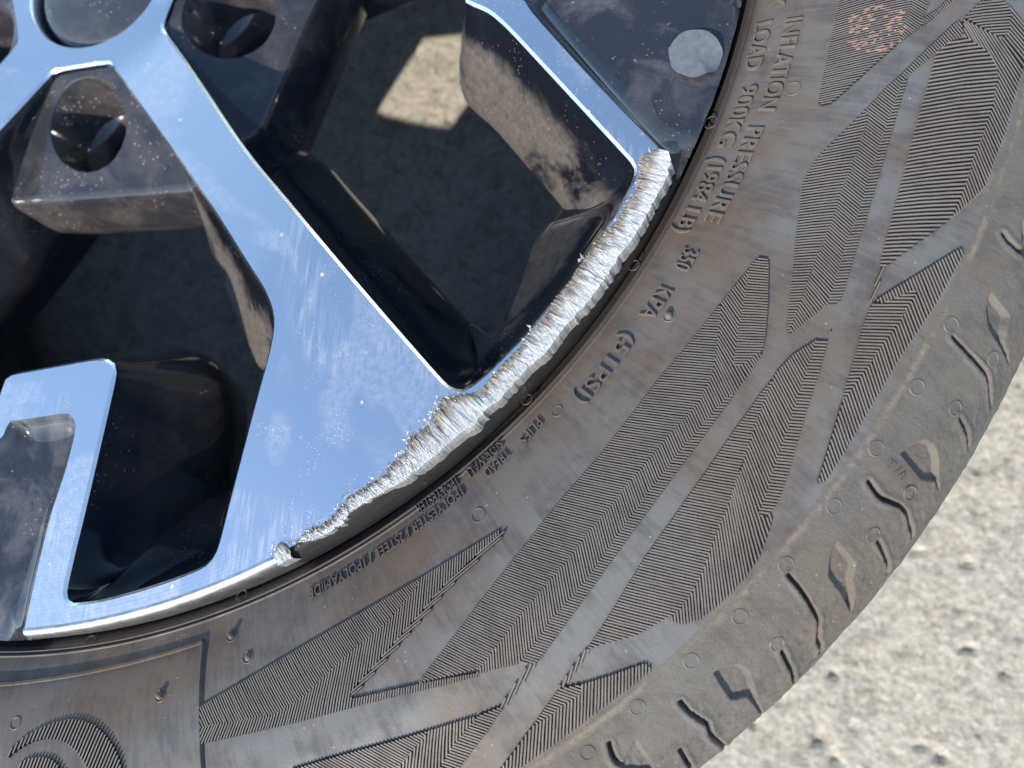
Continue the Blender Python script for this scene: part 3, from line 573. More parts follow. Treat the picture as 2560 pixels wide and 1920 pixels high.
hole_rt = DATA['hole_r'] + [[0.664, -2.6]] + DATA['hole_b0'][1:] + [[0.9605, 8.6], [0.9635, 9.6], [0.9640, 12.5], [0.964, 17], [0.963, 22], [0.961, 26], [0.957, 28.0]] + DATA['hole_a0r'][:-1] + [[0.1592, 15.2]]
pock_rt = [[0.7225, -3.6]] + DATA['pock_r'] + [[1.03, -6.6], [1.03, 0.5], [1.03, 8.4]] + DATA['pock_l'][::-1]
holes = [resample(sector_poly(hole_rt, k), 0.011) for k in range(5)]
pocks = [resample(sector_poly(pock_rt, k), 0.011) for k in range(5)]

def cdt(loops, extra):
    verts, edges = [], []
    for lp in loops:
        b = len(verts)
        verts += [Vector((float(x), float(y))) for x, y in lp]
        edges += [(b + i, b + (i + 1) % len(lp)) for i in range(len(lp))]
    verts += [Vector((float(x), float(y))) for x, y in extra]
    v, e, f, *_ = delaunay_2d_cdt(verts, edges, [], 0, 1e-6)
    return np.array([[p.x, p.y] for p in v]), np.array([list(t) for t in f])

# coated casting: walls of every opening, built as rings going down
rim_v, rim_f, base = [], [], 0
edge_v, edge_f, ebase = [], [], 0
def loop_normals(lp, smooth):
    t = np.roll(lp, -1, 0) - np.roll(lp, 1, 0)
    n = np.c_[-t[:, 1], t[:, 0]]
    n /= np.linalg.norm(n, axis=1)[:, None] + 1e-12
    area = np.sum(lp[:, 0] * np.roll(lp[:, 1], -1) - np.roll(lp[:, 0], -1) * lp[:, 1])
    if area < 0:
        n = -n
    for _ in range(smooth):
        n = 0.25 * np.roll(n, 1, 0) + 0.5 * n + 0.25 * np.roll(n, -1, 0)
    return n                                                        # points into the opening
def rings_to_mesh(rings, vs_, fs_, b):
    n = len(rings[0])
    for k, rg in enumerate(rings):
        vs_.append(rg)
        if k:
            i = np.arange(n)
            fs_.append(np.stack([b + (k - 1) * n + i, b + (k - 1) * n + (i + 1) % n, b + k * n + (i + 1) % n, b + k * n + i], -1))
    return b + n * len(rings)
for lp in holes:
    r = np.hypot(*lp.T)
    nr = loop_normals(lp, 1)
    ns = loop_normals(lp, 10)
    D = np.interp(r, [0.25, 0.45, 0.9, 0.94], [0.012, 0.062, 0.062, 0.125])
    lug = LUG0 + 72 * [i for i, h_ in enumerate(holes) if h_ is lp][0]
    th = (np.degrees(np.arctan2(-lp[:, 1], lp[:, 0])) - lug + 180) % 360 - 180
    D = np.where((th < -20) & (r < 0.85), np.interp(r, [0.25, 0.32, 0.45, 0.7, 0.85], [0.012, 0.04, 0.085, 0.115, 0.07]), D)
    for _ in range(8):
        D = 0.25 * np.roll(D, 1) + 0.5 * D + 0.25 * np.roll(D, -1)
    zt = zface(r)
    def ring(off, n, dz):
        q = lp + n * np.asarray(off)[..., None] if np.ndim(off) else lp + n * off
        return np.c_[q, zt + dz]
    top = ring(0, nr, 0)
    ch = ring(0.0035, nr, -0.0035)
    ebase = rings_to_mesh([top, ch], edge_v, edge_f, ebase)
    one = np.ones(len(lp))
    rr = [ch, ring(one * 0.006, nr, -0.010), ring(0.10 * D + 0.006, 0.5 * nr + 0.5 * ns, -0.034), ring(0.22 * D + 0.006, ns, -0.05)]
    for t in np.linspace(0.3, 1.0, 7):
        rr.append(ring(0.006 + D * t, ns, -0.05 - 0.115 * (t - 0.22) / 0.78))
    rr.append(ring(0.006 + D * 1.02, ns, -0.180))
    rr.append(ring(0.006 + D * 0.9, ns, -0.205))
    rr.append(ring(0.006 + D * 0.6, ns, -0.255))
    base = rings_to_mesh(rr, rim_v, rim_f, base)
rim = mesh_obj("alloy_rim", np.vstack(rim_v), np.vstack(rim_f), M_WALL, wheel)
dz_ = np.concatenate([np.repeat(np.r_[0, 0, 0.12, 0.25, np.linspace(0.35, 1.0, 7), 0.6, 0, 0], len(lp)) for lp in holes])
am_ = []
for i, lp in enumerate(holes):                                    # sunlit look put in the colour: grime full on lit walls, thin on shaded
    th = (np.degrees(np.arctan2(-lp[:, 1], lp[:, 0])) - (LUG0 + 72 * i) + 180) % 360 - 180
    rr_ = np.hypot(*lp.T)
    a_ = np.where((th > 9) & (th < 28) & (rr_ > 0.93), 0.55, 0.18)
    a_ = np.where(((th < -19) & (rr_ < 0.93)) | ((th > -5) & (th < 12) & (rr_ > 0.5)), 1.0, a_)
    for _ in range(5):
        a_ = 0.25 * np.roll(a_, 1) + 0.5 * a_ + 0.25 * np.roll(a_, -1)
    am_.append(np.tile(a_, 14))
at2_ = rim.data.attributes.new("amount", 'FLOAT', 'POINT')
at2_.data.foreach_set("value", np.concatenate(am_).astype(np.float32))
at_ = rim.data.attributes.new("dirt", 'FLOAT', 'POINT')
at_.data.foreach_set("value", dz_.astype(np.float32))
rim["label"] = "black gloss alloy rim with five forked spokes"

# machined face
cap_loop = pol(np.full(90, 0.1235), np.arange(90) * 4.0)
outer = pol(np.full(720, R_FACE), np.arange(720) * 0.5)
extra = []
for rr_ in np.arange(0.14, 0.98, 0.024):
    n = max(24, int(2 * math.pi * rr_ / 0.03))
    extra.append(pol(np.full(n, rr_), np.arange(n) * 360 / n))
extra = np.vstack(extra)
keep = np.ones(len(extra), bool)
for lp in holes + pocks:
    keep &= ~in_poly(extra, lp)
V2, F2 = cdt([outer, cap_loop] + holes + pocks, extra[keep])
cen = V2[F2].mean(1)
rc = np.hypot(*cen.T)
ok = (rc < R_FACE) & (rc > 0.1232)
for lp in holes + pocks:
    ok &= ~in_poly(cen, lp)
F2 = F2[ok]
used, inv = np.unique(F2, return_inverse=True)
V3 = np.c_[V2[used], zface(np.hypot(*V2[used].T))]
nb = len(V3)
fv = [V3] + [e for e in edge_v]
ff = [list(t) for t in inv.reshape(-1, 3)]
for q in np.vstack(edge_f):
    ff.append([int(i) + nb for i in q])
face = mesh_obj("machined_face", np.vstack(fv), ff, M_FACE, rim)
face["label"] = "bright machined spoke faces mirroring the blue sky"

# sunken black panels between the forked spokes; at the rim they run out over the flange
def zpanel(r):
    return np.interp(r, [0.70, 0.76, 0.90, 0.96, 0.985, 1.0005], [-0.004, -0.006, 0.004, 0.009, 0.006, -0.010])
for k in range(5):
    lp = pocks[k]
    r = np.hypot(*lp.T)
    nr, ns = loop_normals(lp, 1), loop_normals(lp, 5)
    zt = np.where(r > 0.99, zpanel(np.minimum(r, 1.0005)), zface(np.minimum(r, R_FACE)))
    vs_, fs_ = [], []
    def prg(off, n, fr):
        q = lp + n * off
        rq = np.minimum(np.hypot(*q.T), 1.0005)
        return np.c_[q, zt + (zpanel(rq) - zt) * fr]
    b = rings_to_mesh([prg(0, nr, 0), prg(0.002, nr, 0.10), prg(0.005, nr, 0.35), prg(0.010, ns, 0.62), prg(0.018, ns, 0.85), prg(0.028, ns, 1.0)], vs_, fs_, 0)
    inner = lp + ns * 0.028
    ex = extra[in_poly(extra, inner)]
    Vf, Ff = cdt([inner], ex)
    cc = Vf[Ff].mean(1)
    Ff = Ff[in_poly(cc, inner)]
    rf = np.minimum(np.hypot(*Vf.T), 1.0005)
    allv = np.vstack(vs_ + [np.c_[Vf, zpanel(rf)]])
    allf = [list(map(int, q)) for q in np.vstack(fs_)] + [[int(i) + b for i in t] for t in Ff]
    rv = np.hypot(allv[:, 0], allv[:, 1])
    allv[:, :2] *= np.minimum(1.0, 1.0005 / np.maximum(rv, 1e-6))[:, None]
    p = mesh_obj("spoke_panel", allv, allf, M_PANEL, rim)
    if k == 0:
        p["label"] = "dark panel with a round grey residue mark"

# round patch of residue on the panel
ang = np.linspace(0, 2 * math.pi, 60, endpoint=False)
c0 = pol([0.9645], [14.5])[0]
rad = 0.0310 * (1 + 0.03 * np.sin(3 * ang + 1) + 0.02 * np.sin(7 * ang))
tv = np.c_[c0[0] + rad * np.cos(ang), c0[1] + rad * np.sin(ang)]
tr = np.hypot(*tv.T)
tv *= np.minimum(1, 0.995 / tr)[:, None]
tz = zpanel(np.hypot(*tv.T)) + 0.0012
tv = np.vstack([np.c_[tv, tz], [[c0[0], c0[1], float(zpanel(np.hypot(*c0))) + 0.0012]]])
mesh_obj("residue_mark", tv, [[i, (i + 1) % 60, 60] for i in range(60)], M_TAPE, rim)

# lug seats
for k in range(5):
    d0 = LUG0 + 72 * k
    ax = pol([1.0], [d0])[0]
    sd = np.array([ax[1], -ax[0]])
    lp = holes[k]
    d = lp @ ax
    # part of the opening close to the hub, cut straight across
    DL = 0.338
    t = lp @ sd
    poly = []
    n = len(lp)
    for i in range(n):
        a_, b_ = lp[i], lp[(i + 1) % n]
        da, db = a_ @ ax - DL, b_ @ ax - DL
        if da <= 0:
            poly.append(a_)
        if (da <= 0) != (db <= 0):
            poly.append(a_ + (b_ - a_) * da / (da - db))
    poly = np.array(poly)
    def zpad(q):
        dd = q @ ax
        return np.interp(dd, [0.15, 0.19, 0.34], [-0.052, -0.062, -0.100])
    hc = ax * 0.238
    hn = 48
    hole_c = hc + 0.072 * np.c_[np.cos(np.arange(hn) * 2 * math.pi / hn), np.sin(np.arange(hn) * 2 * math.pi / hn)]
    gx = np.arange(-0.4, 0.4, 0.012)
    G = np.stack(np.meshgrid(np.arange(0.1, 0.335, 0.012), gx, indexing='ij'), -1).reshape(-1, 2)
    G = G[:, :1] * ax + G[:, 1:] * sd
    ex = G[in_poly(G, poly) & (np.hypot(*(G - hc).T) > 0.08)]
    Vf, Ff = cdt([poly, hole_c], ex)
    cc = Vf[Ff].mean(1)
    Ff = Ff[in_poly(cc, poly) & (np.hypot(*(cc - hc).T) > 0.0715)]
    vv = [np.c_[Vf, zpad(Vf)]]
    ff = [list(map(int, q)) for q in Ff]
    b = len(Vf)
    # bore of the lug hole with its step
    zc0 = zpad(hole_c)
    def circ(rad, z):
        q = hc + rad * np.c_[np.cos(np.arange(hn) * 2 * math.pi / hn), np.sin(np.arange(hn) * 2 * math.pi / hn)]
        return np.c_[q, np.broadcast_to(z, hn)]
    vs_, fs_ = [], []
    b = rings_to_mesh([circ(0.072, zc0), circ(0.0695, zc0 - 0.003), circ(0.067, -0.15), circ(0.064, -0.155), circ(0.048, -0.165), circ(0.044, -0.19), circ(0.030, -0.23), circ(0.029, -0.256)], vs_, fs_, b)
    vv += vs_
    ff += [list(map(int, q)) for q in np.vstack(fs_)]
    # front of the pad: rounded ledge then a face down into the opening
    w = np.linspace(-0.30, 0.30, 40)
    prof = [(0.338, -0.0995), (0.344, -0.1025), (0.349, -0.108), (0.352, -0.116), (0.362, -0.165), (0.364, -0.185), (0.357, -0.205), (0.34, -0.25)]
    vp = []
    for (pd, pz) in prof:
        bow = 0.012 * (w / 0.3) ** 2
        q = np.outer(pd - bow * 0, ax) + np.outer(w, sd)
        vp.append(np.c_[q, np.full(len(w), pz)])
    vp = np.stack(vp, 1).reshape(-1, 3)
    # stay inside the spokes
    keepw = in_poly(vp[:, :2].reshape(len(w), len(prof), 2)[:, 0], holes[k])
    keepw |= np.roll(keepw, 1) | np.roll(keepw, -1)
    fg = grid_faces(len(w), len(prof))
    fg = [q for q in fg.tolist() if keepw[q[0] // len(prof)] and keepw[q[1] // len(prof)]]
    vv.append(vp)
    ff += [[i + b for i in q] for q in fg]
    mesh_obj("lug_seat", np.vstack(vv), ff, M_PAD, rim)

# centre cap
capp = [(0.0001, -0.050), (0.06, -0.0505), (0.092, -0.052), (0.103, -0.0545), (0.110, -0.060), (0.1145, -0.068), (0.117, -0.085)]
v, f = revolve(capp, 96)
capo = mesh_obj("centre_cap", v, f, mat_black("dusty_grey_cap", (0.016, 0.019, 0.028), 0.05, 0.13, (0.42, 0.40, 0.39), 0.16, (0.4, 0.65), 50, 0.5), rim)
v, f = revolve([(0.1235, -0.045), (0.1215, -0.048), (0.120, -0.056), (0.119, -0.10)], 96)
mesh_obj("cap_surround", v, f, M_FACE, rim)

# flange and barrel
FL = [(0.9845, 0.0203), (0.987, 0.0207), (0.990, 0.0200), (0.993, 0.0175), (0.9955, 0.0130), (0.998, 0.006), (0.9992, -0.004), (0.9995, -0.03), (0.99, -0.05)]
WORN = [(0.984, 0.0195), (0.9855, 0.0170), (0.9875, 0.0130), (0.990, 0.0075), (0.9935, 0.0010), (0.997, -0.006), (0.9992, -0.016), (0.9995, -0.03), (0.99, -0.05)]
parts_ = {"rim_flange": [M_LIP, [], [], 0], "worn_flange": [M_FLANGE, [], [], 0]}
for k in range(5):                                                # the panels run out over the flange, so it is built between them
    a0_, a1_ = LUG0 + 72 * k + 7.0, LUG0 + 72 * k + 72 - 7.0
    spans = [(a0_, 59.9, WORN, "worn_flange"), (59.9, a1_, FL, "rim_flange")] if k == 0 else [(a0_, a1_, FL, "rim_flange")]
    for s0_, s1_, pf_, nm_ in spans:                              # the kerb has ground the lip away over one stretch
        v, f = revolve(pf_, 160, s0_, s1_)
        if nm_ == "worn_flange":                                  # the wear runs out towards its lower end
            full, _f = revolve(FL, 160, s0_, s1_)
            t_ = np.clip((np.repeat(np.linspace(s0_, s1_, 160), len(FL)) - 47.0) / 13.5, 0, 0.93)[:, None]
            v = v * (1 - t_) + full * t_
        e_ = parts_[nm_]
        e_[1].append(v); e_[2].append(f + e_[3]); e_[3] += len(v)
for nm_, (m_, v_, f_, _) in parts_.items():
    mesh_obj(nm_, np.vstack(v_), np.vstack(f_), m_, rim)
v, f = revolve([(0.985, -0.05), (0.93, -0.06), (0.90, -0.10), (0.835, -0.16), (0.818, -0.20), (0.800, -0.40), (0.80, -0.62), (0.85, -0.70), (0.86, -0.77), (0.95, -0.79), (0.99, -0.82), (1.0, -0.84)], 240)
mesh_obj("rim_barrel", v, f, M_BARREL, rim)
v, f = revolve([(0.345, -0.15), (0.335, -0.235), (0.31, -0.255), (0.12, -0.255), (0.12, -0.1)], 120)
mesh_obj("hub_back", v, f, M_BARREL, rim)

# kerb rash: torn band along the rim edge
def band(ob, ib, nu, nv, name, seed, amp):
    def par(l, n):
        l = np.asarray(l)
        P = pol(l[:, 0], l[:, 1])
        L = np.r_[0, np.cumsum(np.hypot(*np.diff(P, axis=0).T))]
        t = np.linspace(0, L[-1], n)
        return np.c_[np.interp(t, L, P[:, 0]), np.interp(t, L, P[:, 1])]
    # match both borders by angle
    o_, i_ = np.asarray(ob), np.asarray(ib)
    a0, a1 = max(o_[0, 1], i_[0, 1]), min(o_[-1, 1], i_[-1, 1])
    aa = np.linspace(a0, a1, nu)
    so = np.argsort(o_[:, 1]); si = np.argsort(i_[:, 1])
    ro = np.interp(aa, o_[so, 1], o_[so, 0])
    ri = np.interp(aa, i_[si, 1], i_[si, 0])
    u = np.radians(aa) * 100
    ri = ri - 0.0035 * np.abs(fbm(u * 6, u * 0, 4, seed)) * np.minimum(1, np.minimum(aa - a0, a1 - aa) / 0.8)
    ro = np.minimum(ro + 0.0024 * np.abs(fbm(u * 0.42, u * 0, 3, seed + 5)) + 0.0006 + 0.0009 * vnoise(u * 2.2, u * 0, seed + 6), 0.9990)
    win = np.clip(np.minimum(aa - 24.0, 43.2 - aa) / 0.6, 0, 1)      # over the open window the edge is torn down the wall
    ri = np.where(win > 0, np.maximum(ri, 0.957), ri)
    ro = np.maximum(ro, ri + 0.002)
    w = np.linspace(0, 1, nv)
    rr = ri[:, None] + (ro - ri)[:, None] * w[None]
    A = np.broadcast_to(aa[:, None], rr.shape)
    U = np.broadcast_to(u[:, None], rr.shape)
    W = np.broadcast_to(w[None], rr.shape)
    skew = U + W * 0.6
    rid = fbm(skew * 0.75, W * 0.8, 5, seed + 9)
    lump = fbm(U * 0.4, W * 1.2, 2, seed + 20)
    prof = np.interp(w, [0, 0.06, 0.2, 0.5, 0.75, 0.93, 1.0], [-0.006, 0.0004, 0.0016, 0.0018, 0.0016, 0.0010, -0.018])
    z = 0.0215 + prof[None] + amp * (0.75 * rid + 0.7 * lump) * np.sin(np.clip(W * 1.05 + 0.04, 0, 1) * math.pi) ** 0.5
    stri = vnoise(skew * 5.5, W * 0.7, seed + 60) + 0.6 * vnoise(skew * 12, W * 1.2, seed + 61)
    step_ = np.floor(3 * (fbm(skew * 0.55, W * 0.4, 2, seed + 70) + 1.2)) / 3 - 1.2       # torn in steps
    ragged = np.clip(1 - W / 0.45, 0, 1)
    z += (0.0008 * stri + 0.0013 * step_ + 0.0013 * ragged * (fbm(U * 5, W * 9, 3, seed + 80))) * np.sin(np.clip(W * 1.02 + 0.02, 0, 1) * math.pi) ** 0.5
    z -= win[:, None] * 0.012 * np.clip((0.9615 - rr) / 0.006, 0, 1)
    z[:, 0] -= 0.006
    A = A + 0.10 * vnoise(U * 5, W * 3, seed + 31)
    P = pol(rr, A)
    v = np.c_[P.reshape(-1, 2), z.reshape(-1)]
    o = mesh_obj(name, v, grid_faces(nu, nv), M_SCUFF, rim, smooth=False)
    at = o.data.attributes.new("dirt", 'FLOAT', 'POINT')
    at.data.foreach_set("value", np.clip(1.0 - W * 1.5 + 0.35 * vnoise(U * 2.2, W * 2, seed + 50), 0, 1).reshape(-1).astype(np.float32))
    return o
sc = band(DATA['scuff_o'], DATA['scuff_i'], 1300, 22, "kerb_scuff", 3, 0.0014)
sc["label"] = "torn bare silver metal scraped along the rim edge"
bl = np.asarray(DATA['blob'])
b2 = band([[1.0005, bl[:, 1].min() - 0.1], [0.9985, bl[:, 1].mean()], [1.0005, bl[:, 1].max() + 0.1]], [[0.985, bl[:, 1].min() - 0.1], [0.972, bl[:, 1].mean() - 0.2], [0.982, bl[:, 1].max() + 0.1]], 60, 12, "kerb_scuff", 77, 0.002)
b2["label"] = "small separate lump of scraped metal below the long scuff"
# slivers of metal standing off the scuff
o_, i_ = np.asarray(DATA['scuff_o']), np.asarray(DATA['scuff_i'])
si = np.argsort(i_[:, 1])
bv, bf = [], []
for q in range(170):
    a_ = rng.uniform(43.5, 61) if q % 5 else rng.uniform(22.5, 43)
    r_ = np.interp(a_, i_[si, 1], i_[si, 0]) + rng.normal(0.0, 0.003)
    p = pol([r_], [a_])[0]
    th = rng.uniform(0, 2 * math.pi)
    L, wd = rng.uniform(0.002, 0.0065), rng.uniform(0.0008, 0.002)
    dx = np.array([math.cos(th), math.sin(th)])
    nx = np.array([-dx[1], dx[0]])
    b = len(bv)
    z0 = 0.0205
    bv += [(*(p - nx * wd), z0), (*(p + nx * wd), z0), (*(p + dx * L * 0.6 + nx * wd * 0.7), z0 + rng.uniform(0.001, 0.004)), (*(p + dx * L), z0 + rng.uniform(0.001, 0.005)), (*(p + dx * L * 0.4), z0 + 0.003)]
    bf += [(b, b + 1, b + 2), (b, b + 2, b + 3), (b, b + 4, b + 1), (b + 1, b + 4, b + 2), (b, b + 3, b + 4)]
o = mesh_obj("metal_burrs", np.array(bv), bf, M_SCUFF, rim, smooth=False)
o["kind"] = "stuff"

# ------------------------------------------------------------------ the tyre
PROF = np.array([(1.0, -.02), (1.015, -.012), (1.03, -.004), (1.06, .011), (1.09, .021), (1.12, .028), (1.16, .033), (1.2, .033), (1.25, .024), (1.3, .007), (1.318, 0.0), (1.352, -.015), (1.388, -.043), (1.415, -.083), (1.432, -.135), (1.443, -.2), (1.449, -.3)])
def smooth_profile(p, n):
    L = np.r_[0, np.cumsum(np.hypot(*np.diff(p, axis=0).T))]
    t = np.linspace(0, L[-1], n)
    q = np.c_[np.interp(t, L, p[:, 0]), np.interp(t, L, p[:, 1])]
    for _ in range(int(n / 16)):
        q[1:-1] = 0.25 * q[:-2] + 0.5 * q[1:-1] + 0.25 * q[2:]
    return q
FINE = smooth_profile(PROF, 400)
def ztyre(r):
    return np.interp(r, FINE[:, 0], FINE[:, 1])
# sidewall with moulded rings by the bead
rs = np.unique(np.r_[np.arange(1.0, 1.05, 0.0008), np.arange(1.05, 1.3121, 0.004)])
zs = ztyre(rs)
def ringbump(c, w, h):
    return h * np.exp(-((rs - c) / w) ** 2)
zs = zs - 0.012 * np.clip((1.0125 - rs) / 0.0125, 0, 1) ** 0.7
zs = zs + ringbump(1.0135, 0.0016, 0.0035) + ringbump(1.0185, 0.0012, 0.0022) - ringbump(1.0160, 0.0010, 0.002)
zs = zs + ringbump(1.0095, 0.0012, 0.002)
side = np.c_[rs, zs]
A0, A1 = 10.0, 62.0                                                # stretch of shoulder built with its sipes
k0 = np.argmin(np.abs(FINE[:, 0] - rs[-1]))
shoulder = np.vstack([[rs[-1], ztyre(rs[-1])], FINE[k0 + 1:]])
bottom = np.c_[FINE[::-1, 0], -0.84 - FINE[::-1, 1]][::6]
tread = np.array([(1.452, -0.32), (1.454, -0.345), (1.429, -0.347), (1.429, -0.375), (1.455, -0.378), (1.456, -0.462), (1.429, -0.465), (1.429, -0.493), (1.454, -0.495), (1.452, -0.52)])
lower = np.vstack([shoulder[-1:], tread, bottom, [(0.985, -0.82)]])
v1, f1 = revolve(side, 900)
v2, f2 = revolve(shoulder[::4] if (len(shoulder) - 1) % 4 == 0 else np.vstack([shoulder[::4], shoulder[-1:]]), 400, A1, A0 + 360)
v3, f3 = revolve(lower, 360)
tv = np.vstack([v1, v2, v3])
tf = np.vstack([f1, f2 + len(v1), f3 + len(v1) + len(v2)])
mi = np.r_[np.zeros(len(f1), int), np.ones(len(f2), int), np.ones(len(f3), int)]
tyre = mesh_obj("tyre", tv, tf, [M_RUB, M_SHOULDER], wheel, midx=mi)
tyre["label"] = "dusty grey black tyre with feather patterned sidewall"

# shoulder with cut sipes and scooped pockets
sl = np.r_[0, np.cumsum(np.hypot(*np.diff(shoulder, axis=0).T))]
step = 0.0013
ns_ = int(sl[-1] / step)
sg = np.linspace(0, sl[-1], ns_)
pr_ = np.interp(sg, sl, shoulder[:, 0]); pz_ = np.interp(sg, sl, shoulder[:, 1])
tr_, tz_ = np.gradient(pr_), np.gradient(pz_)
ln = np.hypot(tr_, tz_)
nr_, nz_ = -tz_ / ln, tr_ / ln                                    # outward normal
na = int(math.radians(A1 - A0) * 1.38 / step)
ag = np.linspace(A0, A1, na)
AA, SS = np.meshgrid(ag, sg, indexing='ij')
RR = 1.38
def to_us(pts):
    out = []
    for r, a, z in pts:
        if r > 1.4305:                                            # on the outline: carry it on round the edge
            z = -0.20
            r = 1.443
        i = np.argmin((pr_ - r) ** 2 + (pz_ - z) ** 2)
        out.append((math.radians(a) * RR, sg[i]))
    return out
depth = np.zeros_like(AA)
UU = np.radians(AA) * RR
feats = []
for shift in (-29.0, 0.0, 29.0):
    for kind, group in (("s", DATA['sipes']), ("p", DATA['pockets'])):
        for pts in group:
            p = np.array(to_us([(r, a + shift, z) for r, a, z in pts]))
            if shift and (math.degrees(p[:, 0].mean() / RR) < 49.5 and math.degrees(p[:, 0].mean() / RR) > 20.5):
                continue
            feats.append((kind, p))
wob = 0.0012 * fbm(UU * 60, SS * 60, 2, 5)
for kind, p in feats:
    lo, hi = p.min(0) - 0.02, p.max(0) + 0.02
    iu = np.where((ag * math.pi / 180 * RR > lo[0]) & (ag * math.pi / 180 * RR < hi[0]))[0]
    js = np.where((sg > lo[1]) & (sg < hi[1]))[0]
    if not len(iu) or not len(js):
        continue
    sub = np.ix_(iu, js)
    u, s_ = UU[sub], SS[sub] 
    if kind == "s":
        d = seg_dist(u + wob[sub] * 0.5, s_, p)
        dep = 0.012 * np.clip((0.0026 - d) / 0.0011, 0, 1)
        lip = 0.0012 * np.exp(-((d - 0.0055) / 0.003) ** 2)
        depth[sub] = np.maximum(depth[sub], dep) - lip * (dep <= 0)
    else:
        cl = np.vstack([p, p[:1]])
        d = seg_dist(u, s_, cl)
        ins = in_poly(np.c_[u.ravel(), s_.ravel()], p).reshape(u.shape)
        # floor falls away towards the low-angle side, scooped out at the other
        mid = p.mean(0)
        g = np.clip(0.55 - (u - mid[0]) / 0.07, 0.12, 1.0)
        dep = np.where(ins, (0.0065 + 0.006 * np.clip((s_ - 0.12) / 0.08, 0, 1)) * np.clip(d / 0.0035, 0, 1), 0)
        depth[sub] = np.maximum(depth[sub], dep)
rough = 0.0006 * fbm(UU * 160, SS * 160, 3, 21) + 0.0006 * fbm(UU * 40, SS * 25, 3, 22)
rough *= np.clip((SS - 0.02) / 0.1, 0.15, 1.0)
crease = 0.0016 * np.exp(-((pr_[None] - 1.3165) / 0.0014) ** 2) * (0.6 + 0.4 * vnoise(UU * 70, SS * 0, 8))
off = rough - depth - crease
off *= np.clip(SS / 0.004, 0, 1)
PR = pr_[None] + nr_[None] * off
PZ = pz_[None] + nz_[None] * off
ca, sa = np.cos(np.radians(AA)), -np.sin(np.radians(AA))
v = np.stack([PR * ca, PR * sa, PZ], -1).reshape(-1, 3)
shd = mesh_obj("tread_shoulder", v, grid_faces(na, ns_), M_SHOULDER, tyre)
shd["label"] = "worn tread shoulder with sipes and scooped pockets"

